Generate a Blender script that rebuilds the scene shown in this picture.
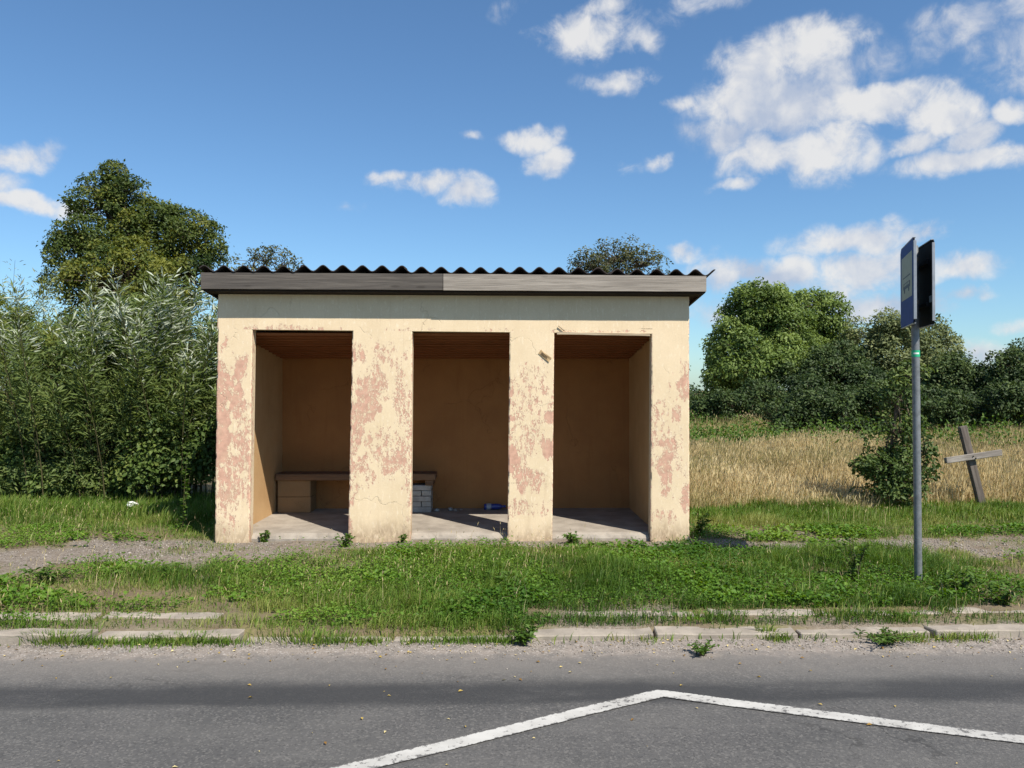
import bpy, bmesh, math, random
import numpy as np
from mathutils import Vector, Matrix

random.seed(7)
RNG = np.random.default_rng(11)
R = math.radians
for o in list(bpy.data.objects):
    bpy.data.objects.remove(o)
scene = bpy.context.scene
COL = scene.collection

# ------------------------------------------------------------------ camera
FPX = 780.0                       # focal length in pixels of the 1024 px wide frame
CAM_Z = 1.6
HORIZON = 390.0
cam = bpy.data.objects.new('camera', bpy.data.cameras.new('camera'))
COL.objects.link(cam)
cam.location = (0, 0, CAM_Z)
cam.rotation_euler = (R(90) + math.atan((HORIZON - 384) / FPX), 0, 0)
cam.data.sensor_width = 36
cam.data.lens = 36 * FPX / 1024
cam.data.clip_start = 0.05
cam.data.clip_end = 3000
scene.camera = cam

# ------------------------------------------------------------------ light
SUN_EL = R(50.5)
TO_SUN = Vector((0.625 * math.cos(SUN_EL), -0.78 * math.cos(SUN_EL), math.sin(SUN_EL))).normalized()
sun = bpy.data.objects.new('sun', bpy.data.lights.new('sun', 'SUN'))
COL.objects.link(sun)
sun.data.energy = 4.9
sun.data.angle = R(0.5)
sun.data.color = (1.0, 0.93, 0.82)
sun.rotation_euler = TO_SUN.to_track_quat('Z', 'Y').to_euler()
sun.location = (20, -25, 40)

scene.view_settings.view_transform = 'Standard'
scene.view_settings.look = 'None'
scene.view_settings.exposure = 0.55
scene.view_settings.gamma = 1
scene.view_settings.use_curve_mapping = False

# ------------------------------------------------------------------ node helpers
class NT:
    def __init__(s, tree):
        s.t = tree
    def n(s, typ, **kw):
        nd = s.t.nodes.new(typ)
        for k, v in kw.items():
            setattr(nd, k, v)
        return nd
    def put(s, sock, v):
        if hasattr(v, 'is_linked') or hasattr(v, 'links'):
            s.t.links.new(v, sock)
        else:
            sock.default_value = v
    def math(s, op, a, b=0.0, c=0.0, clamp=False):
        nd = s.n('ShaderNodeMath', operation=op, use_clamp=clamp)
        s.put(nd.inputs[0], a); s.put(nd.inputs[1], b); s.put(nd.inputs[2], c)
        return nd.outputs[0]
    def vmath(s, op, a, b=(0, 0, 0)):
        nd = s.n('ShaderNodeVectorMath', operation=op)
        s.put(nd.inputs[0], a); s.put(nd.inputs[1], b)
        return nd.outputs['Value'] if op in ('LENGTH', 'DOT_PRODUCT', 'DISTANCE') else nd.outputs[0]
    def noise(s, vec, scale, detail=4, rough=0.55, dist=0.0):
        nd = s.n('ShaderNodeTexNoise')
        s.put(nd.inputs['Vector'], vec)
        nd.inputs['Scale'].default_value = scale; nd.inputs['Detail'].default_value = detail
        nd.inputs['Roughness'].default_value = rough; nd.inputs['Distortion'].default_value = dist
        return nd.outputs['Fac']
    def voro(s, vec, scale, feature='F1', out='Distance'):
        nd = s.n('ShaderNodeTexVoronoi', feature=feature)
        s.put(nd.inputs['Vector'], vec); nd.inputs['Scale'].default_value = scale
        return nd.outputs[out]
    def step(s, v, a, b, lo=0.0, hi=1.0, smooth=True):
        nd = s.n('ShaderNodeMapRange', interpolation_type='SMOOTHSTEP' if smooth else 'LINEAR')
        s.put(nd.inputs[0], v); s.put(nd.inputs[1], a); s.put(nd.inputs[2], b); s.put(nd.inputs[3], lo); s.put(nd.inputs[4], hi)
        return nd.outputs[0]
    def mix(s, f, a, b):
        nd = s.n('ShaderNodeMix', data_type='RGBA')
        s.put(nd.inputs[0], f)
        s.put(nd.inputs[6], a if not isinstance(a, tuple) else (*a, 1)); s.put(nd.inputs[7], b if not isinstance(b, tuple) else (*b, 1))
        return nd.outputs[2]
    def scalec(s, c, f):
        nd = s.n('ShaderNodeVectorMath', operation='SCALE')
        s.put(nd.inputs[0], c); s.put(nd.inputs['Scale'], f)
        return nd.outputs[0]
    def attr(s, name):
        return s.n('ShaderNodeAttribute', attribute_name=name).outputs['Fac']
    def pos(s):
        return s.n('ShaderNodeNewGeometry').outputs['Position']
    def obj(s):
        return s.n('ShaderNodeTexCoord').outputs['Object']
    def mapv(s, v, scale=(1, 1, 1), loc=(0, 0, 0)):
        nd = s.n('ShaderNodeMapping')
        s.put(nd.inputs[0], v); nd.inputs['Scale'].default_value = scale; nd.inputs['Location'].default_value = loc
        return nd.outputs[0]
    def bump(s, h, strength=0.4, dist=0.01, normal=None):
        nd = s.n('ShaderNodeBump')
        nd.inputs['Strength'].default_value = strength; nd.inputs['Distance'].default_value = dist
        s.put(nd.inputs['Height'], h)
        if normal is not None: s.put(nd.inputs['Normal'], normal)
        return nd.outputs[0]

def new_mat(name, rough=0.85, spec=0.3):
    m = bpy.data.materials.new(name); m.use_nodes = True
    t = NT(m.node_tree)
    b = m.node_tree.nodes['Principled BSDF']
    b.inputs['Roughness'].default_value = rough
    b.inputs['Specular IOR Level'].default_value = spec
    return m, t, b

# ------------------------------------------------------------------ world: sky with clouds
world = bpy.data.worlds.new('World'); scene.world = world; world.use_nodes = True
world.cycles.sampling_method = 'NONE'
wt = NT(world.node_tree)
for nd in list(world.node_tree.nodes): world.node_tree.nodes.remove(nd)
sky = wt.n('ShaderNodeTexSky', sky_type='NISHITA')
sky.sun_disc = False
sky.sun_elevation = SUN_EL
sky.sun_rotation = math.atan2(TO_SUN.x, TO_SUN.y)
sky.air_density = 1.0; sky.dust_density = 0.4; sky.ozone_density = 2.2; sky.altitude = 0
SKY_STRENGTH = 0.088
direc = wt.n('ShaderNodeTexCoord').outputs['Generated']
direc = wt.vmath('NORMALIZE', direc)

def px_dir(px, py):
    v = Vector((px - 512, FPX, HORIZON - py)); return v.normalized(), v.length
CLOUDS = [  # px, py, half width, half height, weight, brightness of that part
    (580, 32, 62, 30, 1, .9), (632, 40, 44, 18, .75, .7), (603, 10, 44, 20, .8, .8), (700, 6, 52, 14, .6, .6), (655, 22, 40, 14, .5, .5), (617, 82, 42, 16, .75, .8),
    (532, 138, 40, 15, .9, .95), (543, 163, 34, 21, 1, .95), (393, 179, 28, 10, .7, .7), (432, 187, 52, 13, .8, .8), (468, 194, 36, 18, 1, .95),
    (812, 48, 62, 34, 1, 1.), (768, 70, 62, 36, 1, .62), (846, 70, 56, 34, .55, .35), (745, 100, 62, 34, 1, .85), (795, 105, 80, 46, 1, .35), (728, 132, 48, 32, .9, .45),
    (770, 158, 64, 30, 1, .75), (822, 152, 58, 38, 1, 1.), (880, 108, 84, 22, 1, .9), (942, 112, 40, 30, 1, .9), (965, 135, 34, 26, .8, .6), (965, 160, 80, 20, 1, .8), (908, 143, 36, 15, .8, .75),
    (985, 16, 76, 32, .75, .4), (935, 50, 30, 26, .42, .3), (1060, 30, 90, 60, .8, .5), (1016, 104, 32, 17, 1, 1.),
    (845, 243, 76, 22, 1, .9), (770, 276, 92, 24, .9, .75), (868, 270, 84, 30, .9, .6), (686, 253, 28, 13, .9, .9), (735, 270, 50, 20, .8, .6), (955, 270, 54, 18, .9, .8), (968, 297, 40, 13, .8, .7),
    (908, 242, 48, 14, .8, .8), (800, 306, 120, 22, .7, .4), (900, 305, 90, 20, .7, .4), (740, 318, 60, 20, .7, .5), (980, 357, 34, 16, .8, .7), (1020, 330, 24, 10, .7, .7),
    (18, 156, 56, 18, .8, .8), (25, 206, 66, 13, .9, .85), (-40, 180, 60, 30, .8, .7), (350, 207, 24, 9, .4, .6), (515, 12, 18, 14, .4, .6), (632, 163, 16, 9, .55, .8), (656, 158, 16, 8, .5, .8), (466, 135, 18, 8, .45, .7),
    (680, 100, 30, 9, .45, .6), (1110, 150, 90, 24, .8, .7), (750, 186, 40, 7, .45, .7),
]
warp = wt.n('ShaderNodeTexNoise'); wt.put(warp.inputs['Vector'], direc)
warp.inputs['Scale'].default_value = 12; warp.inputs['Detail'].default_value = 5
wv = wt.vmath('SUBTRACT', warp.outputs['Color'], (0.5, 0.5, 0.5))
wd = wt.n('ShaderNodeVectorMath', operation='MULTIPLY_ADD')
wt.put(wd.inputs[0], wv); wd.inputs[1].default_value = (0.085, 0.085, 0.055); wt.put(wd.inputs[2], direc)
dw = wd.outputs[0]
m = None
base_lift = None
tsum = wsum = None
for (px, py, rx, ry, wgt, tone) in CLOUDS:
    c, ln = px_dir(px, py)
    k = ln / FPX
    sx, sz = FPX * k / rx, FPX * k / ry
    v = wt.vmath('SUBTRACT', dw, tuple(c))
    v = wt.vmath('MULTIPLY', v, (sx, sx, sz))
    L = wt.vmath('LENGTH', v)
    q = wt.math('SUBTRACT', 1.0, L)
    if wgt != 1: q = wt.math('MULTIPLY', q, wgt)
    p_ = wt.math('MAXIMUM', q, 0.002)
    p_ = wt.math('MULTIPLY', p_, p_)
    tsum = wt.math('MULTIPLY', p_, tone) if tsum is None else wt.math('MULTIPLY_ADD', p_, tone, tsum)
    wsum = p_ if wsum is None else wt.math('ADD', wsum, p_)
    m = q if m is None else wt.math('MAXIMUM', m, q)
# fair-weather clouds all round the rest of the sky, of the same kind
sep = wt.n('ShaderNodeSeparateXYZ'); wt.put(sep.inputs[0], direc)
zz = wt.math('ADD', wt.math('MAXIMUM', sep.outputs[2], 0.0), 0.22)
plane = wt.n('ShaderNodeCombineXYZ')
wt.put(plane.inputs[0], wt.math('DIVIDE', sep.outputs[0], zz)); wt.put(plane.inputs[1], wt.math('DIVIDE', sep.outputs[1], zz))
gen = wt.noise(plane.outputs[0], 1.1, 3, 0.5)
gen = wt.step(gen, 0.52, 0.72, -0.4, 0.75, smooth=False)
front = wt.vmath('DOT_PRODUCT', direc, tuple(Vector((0, 1, 0.22)).normalized()))
gen = wt.math('SUBTRACT', gen, wt.step(front, 0.72, 0.82, 0.0, 2.0))
m = wt.math('MAXIMUM', m, gen)
fb = wt.noise(direc, 26, 8, 0.62, 0.3)
fb2 = wt.noise(direc, 11, 3, 0.5, 0.2)
dens = wt.math('ADD', m, wt.math('MULTIPLY', wt.math('SUBTRACT', fb, 0.5), 1.6))
dens = wt.math('ADD', dens, wt.math('MULTIPLY', wt.math('SUBTRACT', fb2, 0.5), 0.8))
alpha = wt.step(dens, -0.06, 0.72)
alpha = wt.math('MULTIPLY', alpha, wt.step(m, -0.12, 0.22))
alpha = wt.math('MULTIPLY', alpha, 0.93)
# self-shading from the thickness towards the light (the same field sampled a step towards the sun)
shift = wt.vmath('ADD', direc, tuple(Vector((0.014, -0.004, 0.024))))
fbs = wt.noise(shift, 26, 4, 0.55, 0.3)
fb2s = wt.noise(shift, 11, 3, 0.5, 0.2)
d2 = wt.math('ADD', wt.math('MULTIPLY', wt.math('SUBTRACT', fb, fbs), 1.5), wt.math('MULTIPLY', wt.math('SUBTRACT', fb2, fb2s), 2.4))
tone = wt.math('DIVIDE', tsum, wsum)
lit = wt.math('ADD', tone, wt.math('MULTIPLY', d2, 0.75))
ccol = wt.mix(wt.step(lit, 0.28, 0.98, smooth=False), (0.36, 0.41, 0.51), (0.62, 0.615, 0.61))
bg1 = wt.n('ShaderNodeBackground')
skyc = wt.vmath('MULTIPLY', sky.outputs[0], (0.74, 0.975, 1.13))      # deep clear-air blue
wt.put(bg1.inputs[0], skyc); bg1.inputs[1].default_value = SKY_STRENGTH
bg2 = wt.n('ShaderNodeBackground'); wt.put(bg2.inputs[0], ccol); bg2.inputs[1].default_value = 0.92
ms = wt.n('ShaderNodeMixShader')
wt.put(ms.inputs[0], alpha); wt.put(ms.inputs[1], bg1.outputs[0]); wt.put(ms.inputs[2], bg2.outputs[0])
wo = wt.n('ShaderNodeOutputWorld'); wt.put(wo.inputs[0], ms.outputs[0])

# ------------------------------------------------------------------ numpy noise
_TAB = np.random.default_rng(3).random((256, 256))
def vnoise(x, y, s=0):
    x = np.asarray(x, float) + 17.3 * s; y = np.asarray(y, float) + 9.1 * s
    xi = np.floor(x).astype(int); yi = np.floor(y).astype(int)
    fx = x - xi; fy = y - yi
    fx = fx * fx * (3 - 2 * fx); fy = fy * fy * (3 - 2 * fy)
    a = _TAB[xi % 256, yi % 256]; b = _TAB[(xi + 1) % 256, yi % 256]
    c = _TAB[xi % 256, (yi + 1) % 256]; d = _TAB[(xi + 1) % 256, (yi + 1) % 256]
    return (a * (1 - fx) + b * fx) * (1 - fy) + (c * (1 - fx) + d * fx) * fy
def fbm(x, y, s=0, o=3):
    v = 0; a = 0.5; t = 0
    for i in range(o):
        v = v + a * vnoise(np.asarray(x) * 2 ** i, np.asarray(y) * 2 ** i, s + i * 5); t += a; a *= 0.5
    return v / t
def sstep(a, b, v):
    t = np.clip((np.asarray(v, float) - a) / (np.asarray(b, float) - a), 0, 1); return t * t * (3 - 2 * t)

# ------------------------------------------------------------------ mesh helpers
def link(o, parent=None, label=None, cat=None, group=None, kind=None):
    if o.name not in COL.objects: COL.objects.link(o)
    if parent is not None: o.parent = parent
    if label: o['label'] = label
    if cat: o['category'] = cat
    if group: o['group'] = group
    if kind: o['kind'] = kind
    return o
def thing(name, label, cat, loc=(0, 0, 0), rz=0, group=None):
    o = bpy.data.objects.new(name, None); o.empty_display_size = 0.2
    o.location = loc; o.rotation_euler = (0, 0, rz)
    return link(o, None, label, cat, group)
def mesh_np(name, V, F, mat, parent=None, attrs=None, smooth=None, **kw):
    V = np.ascontiguousarray(V, dtype=np.float32); F = np.ascontiguousarray(F, dtype=np.int32)
    me = bpy.data.meshes.new(name)
    k = F.shape[1]
    me.vertices.add(len(V)); me.vertices.foreach_set('co', V.ravel())
    me.loops.add(F.size); me.loops.foreach_set('vertex_index', F.ravel())
    me.polygons.add(len(F)); me.polygons.foreach_set('loop_start', np.arange(0, F.size, k, dtype=np.int32))
    me.update(calc_edges=True)
    if smooth is not None: me.polygons.foreach_set('use_smooth', np.full(len(F), smooth, dtype=bool))
    for an, av in (attrs or {}).items():
        a = me.attributes.new(an, 'FLOAT', 'POINT'); a.data.foreach_set('value', np.ascontiguousarray(av, dtype=np.float32))
    me.materials.append(mat)
    return link(bpy.data.objects.new(name, me), parent, **kw)
def mesh_bm(name, bm, mat, parent=None, smooth=False, **kw):
    bmesh.ops.recalc_face_normals(bm, faces=bm.faces[:])
    me = bpy.data.meshes.new(name); bm.to_mesh(me); bm.free()
    if smooth:
        for p in me.polygons: p.use_smooth = True
    me.materials.append(mat)
    return link(bpy.data.objects.new(name, me), parent, **kw)
def bm_box(bm, x0, x1, y0, y1, z0, z1, bevel=0.0, jit=0.0, seg=1):
    vs = [bm.verts.new((x, y, z)) for x in (x0, x1) for y in (y0, y1) for z in (z0, z1)]
    q = [(0, 1, 3, 2), (4, 6, 7, 5), (0, 4, 5, 1), (2, 3, 7, 6), (0, 2, 6, 4), (1, 5, 7, 3)]
    fs = [bm.faces.new([vs[i] for i in f]) for f in q]
    if jit:
        for v in vs: v.co += Vector([random.uniform(-jit, jit) for _ in range(3)])
    if bevel:
        es = list({e for f in fs for e in f.edges})
        bmesh.ops.bevel(bm, geom=es, offset=bevel, segments=seg, affect='EDGES', profile=0.6)
def box(name, mat, parent, x0, x1, y0, y1, z0, z1, bevel=0.004, jit=0.0, **kw):
    bm = bmesh.new(); bm_box(bm, x0, x1, y0, y1, z0, z1, bevel, jit)
    return mesh_bm(name, bm, mat, parent, **kw)
def tubes(paths, sides=6):
    """paths: list of (points (k,3), radii (k)) -> verts, quads"""
    VS, FS, off = [], [], 0
    ang = np.linspace(0, 2 * np.pi, sides, endpoint=False)
    for P, rad in paths:
        P = np.asarray(P, float); rad = np.asarray(rad, float); k = len(P)
        T = np.gradient(P, axis=0); T /= np.linalg.norm(T, axis=1)[:, None] + 1e-9
        ref = np.array([1.0, 0.2, 0.0]) if abs(T[:, 2]).mean() > 0.6 else np.array([0, 0, 1.0])
        A = np.cross(T, ref); A /= np.linalg.norm(A, axis=1)[:, None] + 1e-9
        B = np.cross(T, A)
        ring = P[:, None, :] + rad[:, None, None] * (np.cos(ang)[None, :, None] * A[:, None, :] + np.sin(ang)[None, :, None] * B[:, None, :])
        VS.append(ring.reshape(-1, 3))
        i = np.arange(k - 1)[:, None]; j = np.arange(sides)[None, :]; j2 = (j + 1) % sides
        f = np.stack([i * sides + j, i * sides + j2, (i + 1) * sides + j2, (i + 1) * sides + j], -1).reshape(-1, 4) + off
        FS.append(f); off += k * sides
    return np.concatenate(VS), np.concatenate(FS)
def norm(v):
    return v / (np.linalg.norm(v, axis=-1, keepdims=True) + 1e-9)
def leaves_geo(P, D, N, L, W, fold=0.25):
    """rhombic leaves folded along the midrib: base P, direction D, facing N"""
    n = len(P); D = norm(D); S = norm(np.cross(D, N)); Nn = np.cross(S, D)
    L = np.broadcast_to(L, n)[:, None]; W = np.broadcast_to(W, n)[:, None]
    mid = P + D * L * 0.45
    V = np.stack([P, mid + S * W * 0.5 + Nn * W * fold, P + D * L - Nn * L * 0.12, mid - S * W * 0.5 + Nn * W * fold], 1).reshape(-1, 3)
    b = np.arange(n)[:, None] * 4
    F = np.concatenate([b + np.array([[0, 2, 1]]), b + np.array([[0, 3, 2]])], 0)
    return V, F
def blades_geo(P, H, W, lean, az, curve=0.5):
    """grass blades: 5 verts, 3 tris"""
    n = len(P); d = np.stack([np.cos(az), np.sin(az), np.zeros(n)], 1); s = np.stack([-np.sin(az + 0.7), np.cos(az + 0.7), np.zeros(n)], 1)
    up = np.array([0, 0, 1.0])
    H = H[:, None]; W = np.broadcast_to(W, n)[:, None]; lean = lean[:, None]
    m = P + up * H * 0.55 + d * H * lean * 0.3
    t = P + up * H * (1 - 0.35 * lean) + d * H * lean
    V = np.stack([P - s * W / 2, P + s * W / 2, m + s * W * 0.42, m - s * W * 0.42, t], 1).reshape(-1, 3)
    b = np.arange(n)[:, None] * 5
    F = np.concatenate([b + np.array([[0, 1, 2]]), b + np.array([[0, 2, 3]]), b + np.array([[3, 2, 4]])], 0)
    return V, F, t
def merge(parts):
    VS, FS, off = [], [], 0
    for V, F in parts:
        VS.append(V); FS.append(F + off); off += len(V)
    return np.concatenate(VS), np.concatenate(FS)

# ------------------------------------------------------------------ materials
def leaf_mat(name, dark, mid, light, trans=0.35, rough=0.55, spec=0.25, silver=None):
    m, t, b = new_mat(name, rough, spec)
    a = t.attr('tint')
    c = t.mix(t.step(a, 0.0, 0.5), dark, mid)
    c = t.mix(t.step(a, 0.5, 1.0), c, light)
    if silver: c = t.mix(t.attr('silver'), c, silver)
    t.put(b.inputs['Base Color'], c)
    tr = t.n('ShaderNodeBsdfTranslucent')
    cc = t.n('ShaderNodeHueSaturation'); cc.inputs['Saturation'].default_value = 1.15; cc.inputs['Value'].default_value = 1.25; cc.inputs['Hue'].default_value = 0.485
    t.put(cc.inputs['Color'], c); t.put(tr.inputs[0], cc.outputs[0])
    mx = t.n('ShaderNodeMixShader'); mx.inputs[0].default_value = trans
    t.put(mx.inputs[1], b.outputs[0]); t.put(mx.inputs[2], tr.outputs[0])
    t.put(m.node_tree.nodes['Material Output'].inputs[0], mx.outputs[0])
    return m
def bark_mat(name, a, c):
    m, t, b = new_mat(name, 0.9, 0.2)
    p = t.pos(); n = t.noise(t.mapv(p, (14, 14, 3)), 1.0, 5, 0.65)
    t.put(b.inputs['Base Color'], t.mix(t.step(n, 0.3, 0.7), a, c)); t.put(b.inputs['Normal'], t.bump(n, 0.7, 0.02))
    return m
M = {}
M['bark'] = bark_mat('bark', (0.05, 0.035, 0.025), (0.15, 0.12, 0.09))
M['twig'] = bark_mat('twig_bark', (0.04, 0.038, 0.018), (0.09, 0.08, 0.035))
M['leaf_big'] = leaf_mat('leaf_olive', (0.02, 0.042, 0.01), (0.068, 0.1, 0.018), (0.17, 0.18, 0.03), 0.3)
M['leaf_twiggy'] = leaf_mat('leaf_sparse', (0.03, 0.04, 0.018), (0.075, 0.085, 0.03), (0.14, 0.14, 0.05), 0.3)
M['leaf_maple'] = leaf_mat('leaf_fresh', (0.05, 0.085, 0.02), (0.12, 0.18, 0.04), (0.22, 0.29, 0.08), 0.32)
M['leaf_dark'] = leaf_mat('leaf_deep', (0.022, 0.042, 0.014), (0.055, 0.09, 0.026), (0.11, 0.15, 0.045), 0.25)
M['leaf_grey'] = leaf_mat('leaf_greygreen', (0.06, 0.08, 0.03), (0.135, 0.165, 0.065), (0.24, 0.27, 0.115), 0.3)
M['leaf_willow'] = leaf_mat('leaf_willow', (0.048, 0.082, 0.022), (0.115, 0.16, 0.042), (0.21, 0.245, 0.07), 0.3, silver=(0.50, 0.54, 0.43))
M['leaf_osier'] = leaf_mat('leaf_osier', (0.07, 0.1, 0.02), (0.16, 0.195, 0.036), (0.27, 0.29, 0.07), 0.35, silver=(0.34, 0.38, 0.25))
M['leaf_shrub'] = leaf_mat('leaf_shrub', (0.035, 0.07, 0.015), (0.085, 0.135, 0.028), (0.17, 0.21, 0.05), 0.3)
M['leaf_oak'] = leaf_mat('leaf_sapling', (0.03, 0.06, 0.014), (0.07, 0.115, 0.028), (0.14, 0.19, 0.05), 0.3)
M['leaf_weed'] = leaf_mat('leaf_weed', (0.035, 0.08, 0.014), (0.08, 0.15, 0.024), (0.15, 0.23, 0.045), 0.35)
M['grass'] = leaf_mat('grass_green', (0.055, 0.115, 0.016), (0.115, 0.2, 0.026), (0.27, 0.29, 0.08), 0.35)
M['clover'] = leaf_mat('clover_leaf', (0.045, 0.11, 0.014), (0.10, 0.20, 0.022), (0.19, 0.29, 0.045), 0.35)
M['straw'] = leaf_mat('grass_straw', (0.2, 0.21, 0.07), (0.50, 0.405, 0.205), (0.68, 0.58, 0.34), 0.42)
M['fallen'] = leaf_mat('leaf_fallen', (0.22, 0.12, 0.03), (0.42, 0.30, 0.07), (0.62, 0.52, 0.26), 0.1)

def plaster(name, base, dark, under=(0.46, 0.275, 0.20), peel=True, joint=False):
    m, t, b = new_mat(name, 0.78, 0.25)
    p = t.obj()
    blot = t.noise(p, 2.2, 5, 0.6); fine = t.noise(p, 60, 4, 0.6)
    c = t.mix(t.step(blot, 0.30, 0.72), base, dark)
    c = t.mix(t.step(fine, 0.35, 0.8, 0.0, 0.22), c, tuple(x * 0.62 for x in base))
    stain = t.noise(t.mapv(p, (9, 9, 0.9)), 1.0, 4, 0.6)
    c = t.mix(t.step(stain, 0.56, 0.75, 0.0, 0.28), c, tuple(x * y for x, y in zip(base, (0.62, 0.56, 0.5))))
    h = t.math('MULTIPLY', fine, 0.25)
    wq = t.n('ShaderNodeVectorMath', operation='MULTIPLY_ADD'); wn = t.n('ShaderNodeTexNoise'); t.put(wn.inputs['Vector'], p); wn.inputs['Scale'].default_value = 5; wn.inputs['Detail'].default_value = 4
    t.put(wq.inputs[0], wn.outputs['Color']); wq.inputs[1].default_value = (0.35, 0.35, 0.35); t.put(wq.inputs[2], p)
    hair = t.step(t.voro(wq.outputs[0], 1.15, 'DISTANCE_TO_EDGE'), 0.002, 0.006, 1.0, 0.0)
    hair = t.math('MULTIPLY', hair, t.step(t.noise(p, 1.7, 2, 0.5), 0.50, 0.60))
    c = t.mix(t.math('MULTIPLY', hair, 0.2), c, tuple(x * 0.3 for x in base))
    h = t.math('SUBTRACT', h, hair)
    drip = t.noise(t.mapv(p, (16, 16, 0.45)), 1.0, 4, 0.65)
    c = t.mix(t.step(drip, 0.55, 0.72, 0.0, 0.20), c, tuple(x * y for x, y in zip(base, (0.66, 0.58, 0.5))))
    if peel:
        n1 = t.noise(t.mapv(p, (23, 23, 11)), 1.0, 6, 0.70, 0.3)
        n2 = t.noise(t.mapv(p, (95, 95, 45)), 1.0, 4, 0.7)
        n = t.math('ADD', t.math('MULTIPLY', n1, 0.60), t.math('MULTIPLY', n2, 0.40))
        pe = t.attr('peel')
        ex = t.step(t.math('SUBTRACT', pe, n), 0.0, 0.014)
        rim = t.step(t.math('SUBTRACT', pe, n), -0.035, 0.0)
        un = t.mix(t.step(t.noise(p, 18, 4, 0.6), 0.3, 0.7), under, tuple(x * 1.32 for x in under))
        un = t.mix(t.step(t.noise(p, 7, 3, 0.6), 0.5, 0.75, 0.0, 0.55), un, (0.55, 0.40, 0.27))
        c = t.mix(t.step(t.noise(t.mapv(p, (40, 40, 12)), 1.0, 4, 0.7), 0.56, 0.64, 0.0, 0.35), c, (0.82, 0.73, 0.58))
        c = t.mix(t.math('MULTIPLY', rim, 0.25), c, (0.82, 0.73, 0.56))
        c = t.mix(ex, c, un)
        h = t.math('SUBTRACT', h, t.math('MULTIPLY', ex, 0.9))
        cr = t.attr('crack')
        c = t.mix(t.step(t.math('ADD', cr, t.math('MULTIPLY', t.math('SUBTRACT', n2, 0.5), 0.7)), 0.45, 0.6), c, (0.13, 0.085, 0.055))
        dirt = t.attr('dirt')
        c = t.mix(t.math('MULTIPLY', dirt, t.step(n1, 0.3, 0.62, 0.15, 0.8)), c, (0.28, 0.20, 0.13))
    t.put(b.inputs['Base Color'], c); t.put(b.inputs['Normal'], t.bump(h, 0.6, 0.005))
    return m
M['paint'] = plaster('cream_paint', (0.72, 0.58, 0.395), (0.65, 0.515, 0.34))
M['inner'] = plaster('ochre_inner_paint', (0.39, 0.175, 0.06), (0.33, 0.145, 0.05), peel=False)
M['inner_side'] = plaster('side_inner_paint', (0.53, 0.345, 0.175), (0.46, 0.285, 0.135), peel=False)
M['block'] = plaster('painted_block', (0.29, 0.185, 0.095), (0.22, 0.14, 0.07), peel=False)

def concrete(name, a, c, scale=3.0, spots=(0.12, 0.1, 0.08)):
    m, t, b = new_mat(name, 0.92, 0.2)
    p = t.pos()
    n = t.noise(p, scale, 6, 0.6); f = t.noise(p, 90, 3, 0.6)
    col = t.mix(t.step(n, 0.3, 0.7), a, c)
    col = t.mix(t.step(f, 0.5, 0.75, 0, 0.35), col, tuple(x * 0.55 for x in a))
    col = t.mix(t.step(t.noise(p, 1.3, 4, 0.65), 0.58, 0.72, 0, 0.5), col, spots)
    t.put(b.inputs['Base Color'], col)
    t.put(b.inputs['Normal'], t.bump(t.math('ADD', n, t.math('MULTIPLY', f, 0.4)), 0.6, 0.008))
    return m
M['slab'] = concrete('slab_concrete', (0.36, 0.32, 0.27), (0.24, 0.21, 0.175), 4, (0.15, 0.125, 0.095))
M['kerb'] = concrete('kerb_concrete', (0.36, 0.315, 0.26), (0.24, 0.21, 0.175), 5, (0.13, 0.115, 0.085))
M['brick'] = concrete('grey_brick', (0.42, 0.41, 0.39), (0.30, 0.29, 0.27), 12, (0.2, 0.19, 0.17))

def wood(name, a, c, grain=(1.2, 26, 26), bumpd=0.006, knots=False):
    m, t, b = new_mat(name, 0.85, 0.2)
    p = t.obj()
    n = t.noise(t.mapv(p, grain), 1.0, 6, 0.62, 0.8); f = t.noise(t.mapv(p, tuple(g * 3 for g in grain)), 1.0, 3, 0.6)
    col = t.mix(t.step(n, 0.28, 0.72), a, c)
    col = t.mix(t.step(f, 0.52, 0.72, 0, 0.5), col, tuple(x * 0.5 for x in a))
    if knots:
        v = t.voro(t.mapv(p, (2.3, 1, 9)), 1.0)
        col = t.mix(t.step(v, 0.06, 0.16, 0.75, 0.0), col, tuple(x * 0.4 for x in a))
    t.put(b.inputs['Base Color'], col); t.put(b.inputs['Normal'], t.bump(t.math('ADD', n, f), 0.5, bumpd))
    return m
M['fascia_light'] = wood('fascia_pale_timber', (0.33, 0.295, 0.255), (0.20, 0.175, 0.15), knots=True)
M['fascia_dark'] = wood('fascia_dark_timber', (0.13, 0.115, 0.10), (0.07, 0.062, 0.056), knots=True)
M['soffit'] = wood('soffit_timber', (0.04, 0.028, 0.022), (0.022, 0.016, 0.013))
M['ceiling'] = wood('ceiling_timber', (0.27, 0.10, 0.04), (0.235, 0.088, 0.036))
M['bench'] = wood('bench_timber', (0.22, 0.13, 0.075), (0.13, 0.08, 0.05))
M['cross'] = wood('cross_timber', (0.17, 0.145, 0.125), (0.085, 0.07, 0.06), (26, 26, 2.0))
M['cross_bar'] = wood('cross_bar_timber', (0.33, 0.30, 0.265), (0.14, 0.12, 0.105), (2.0, 26, 26))
M['sheet'] = concrete('asbestos_sheet', (0.062, 0.052, 0.05), (0.035, 0.03, 0.03), 6, (0.03, 0.03, 0.026))

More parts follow.
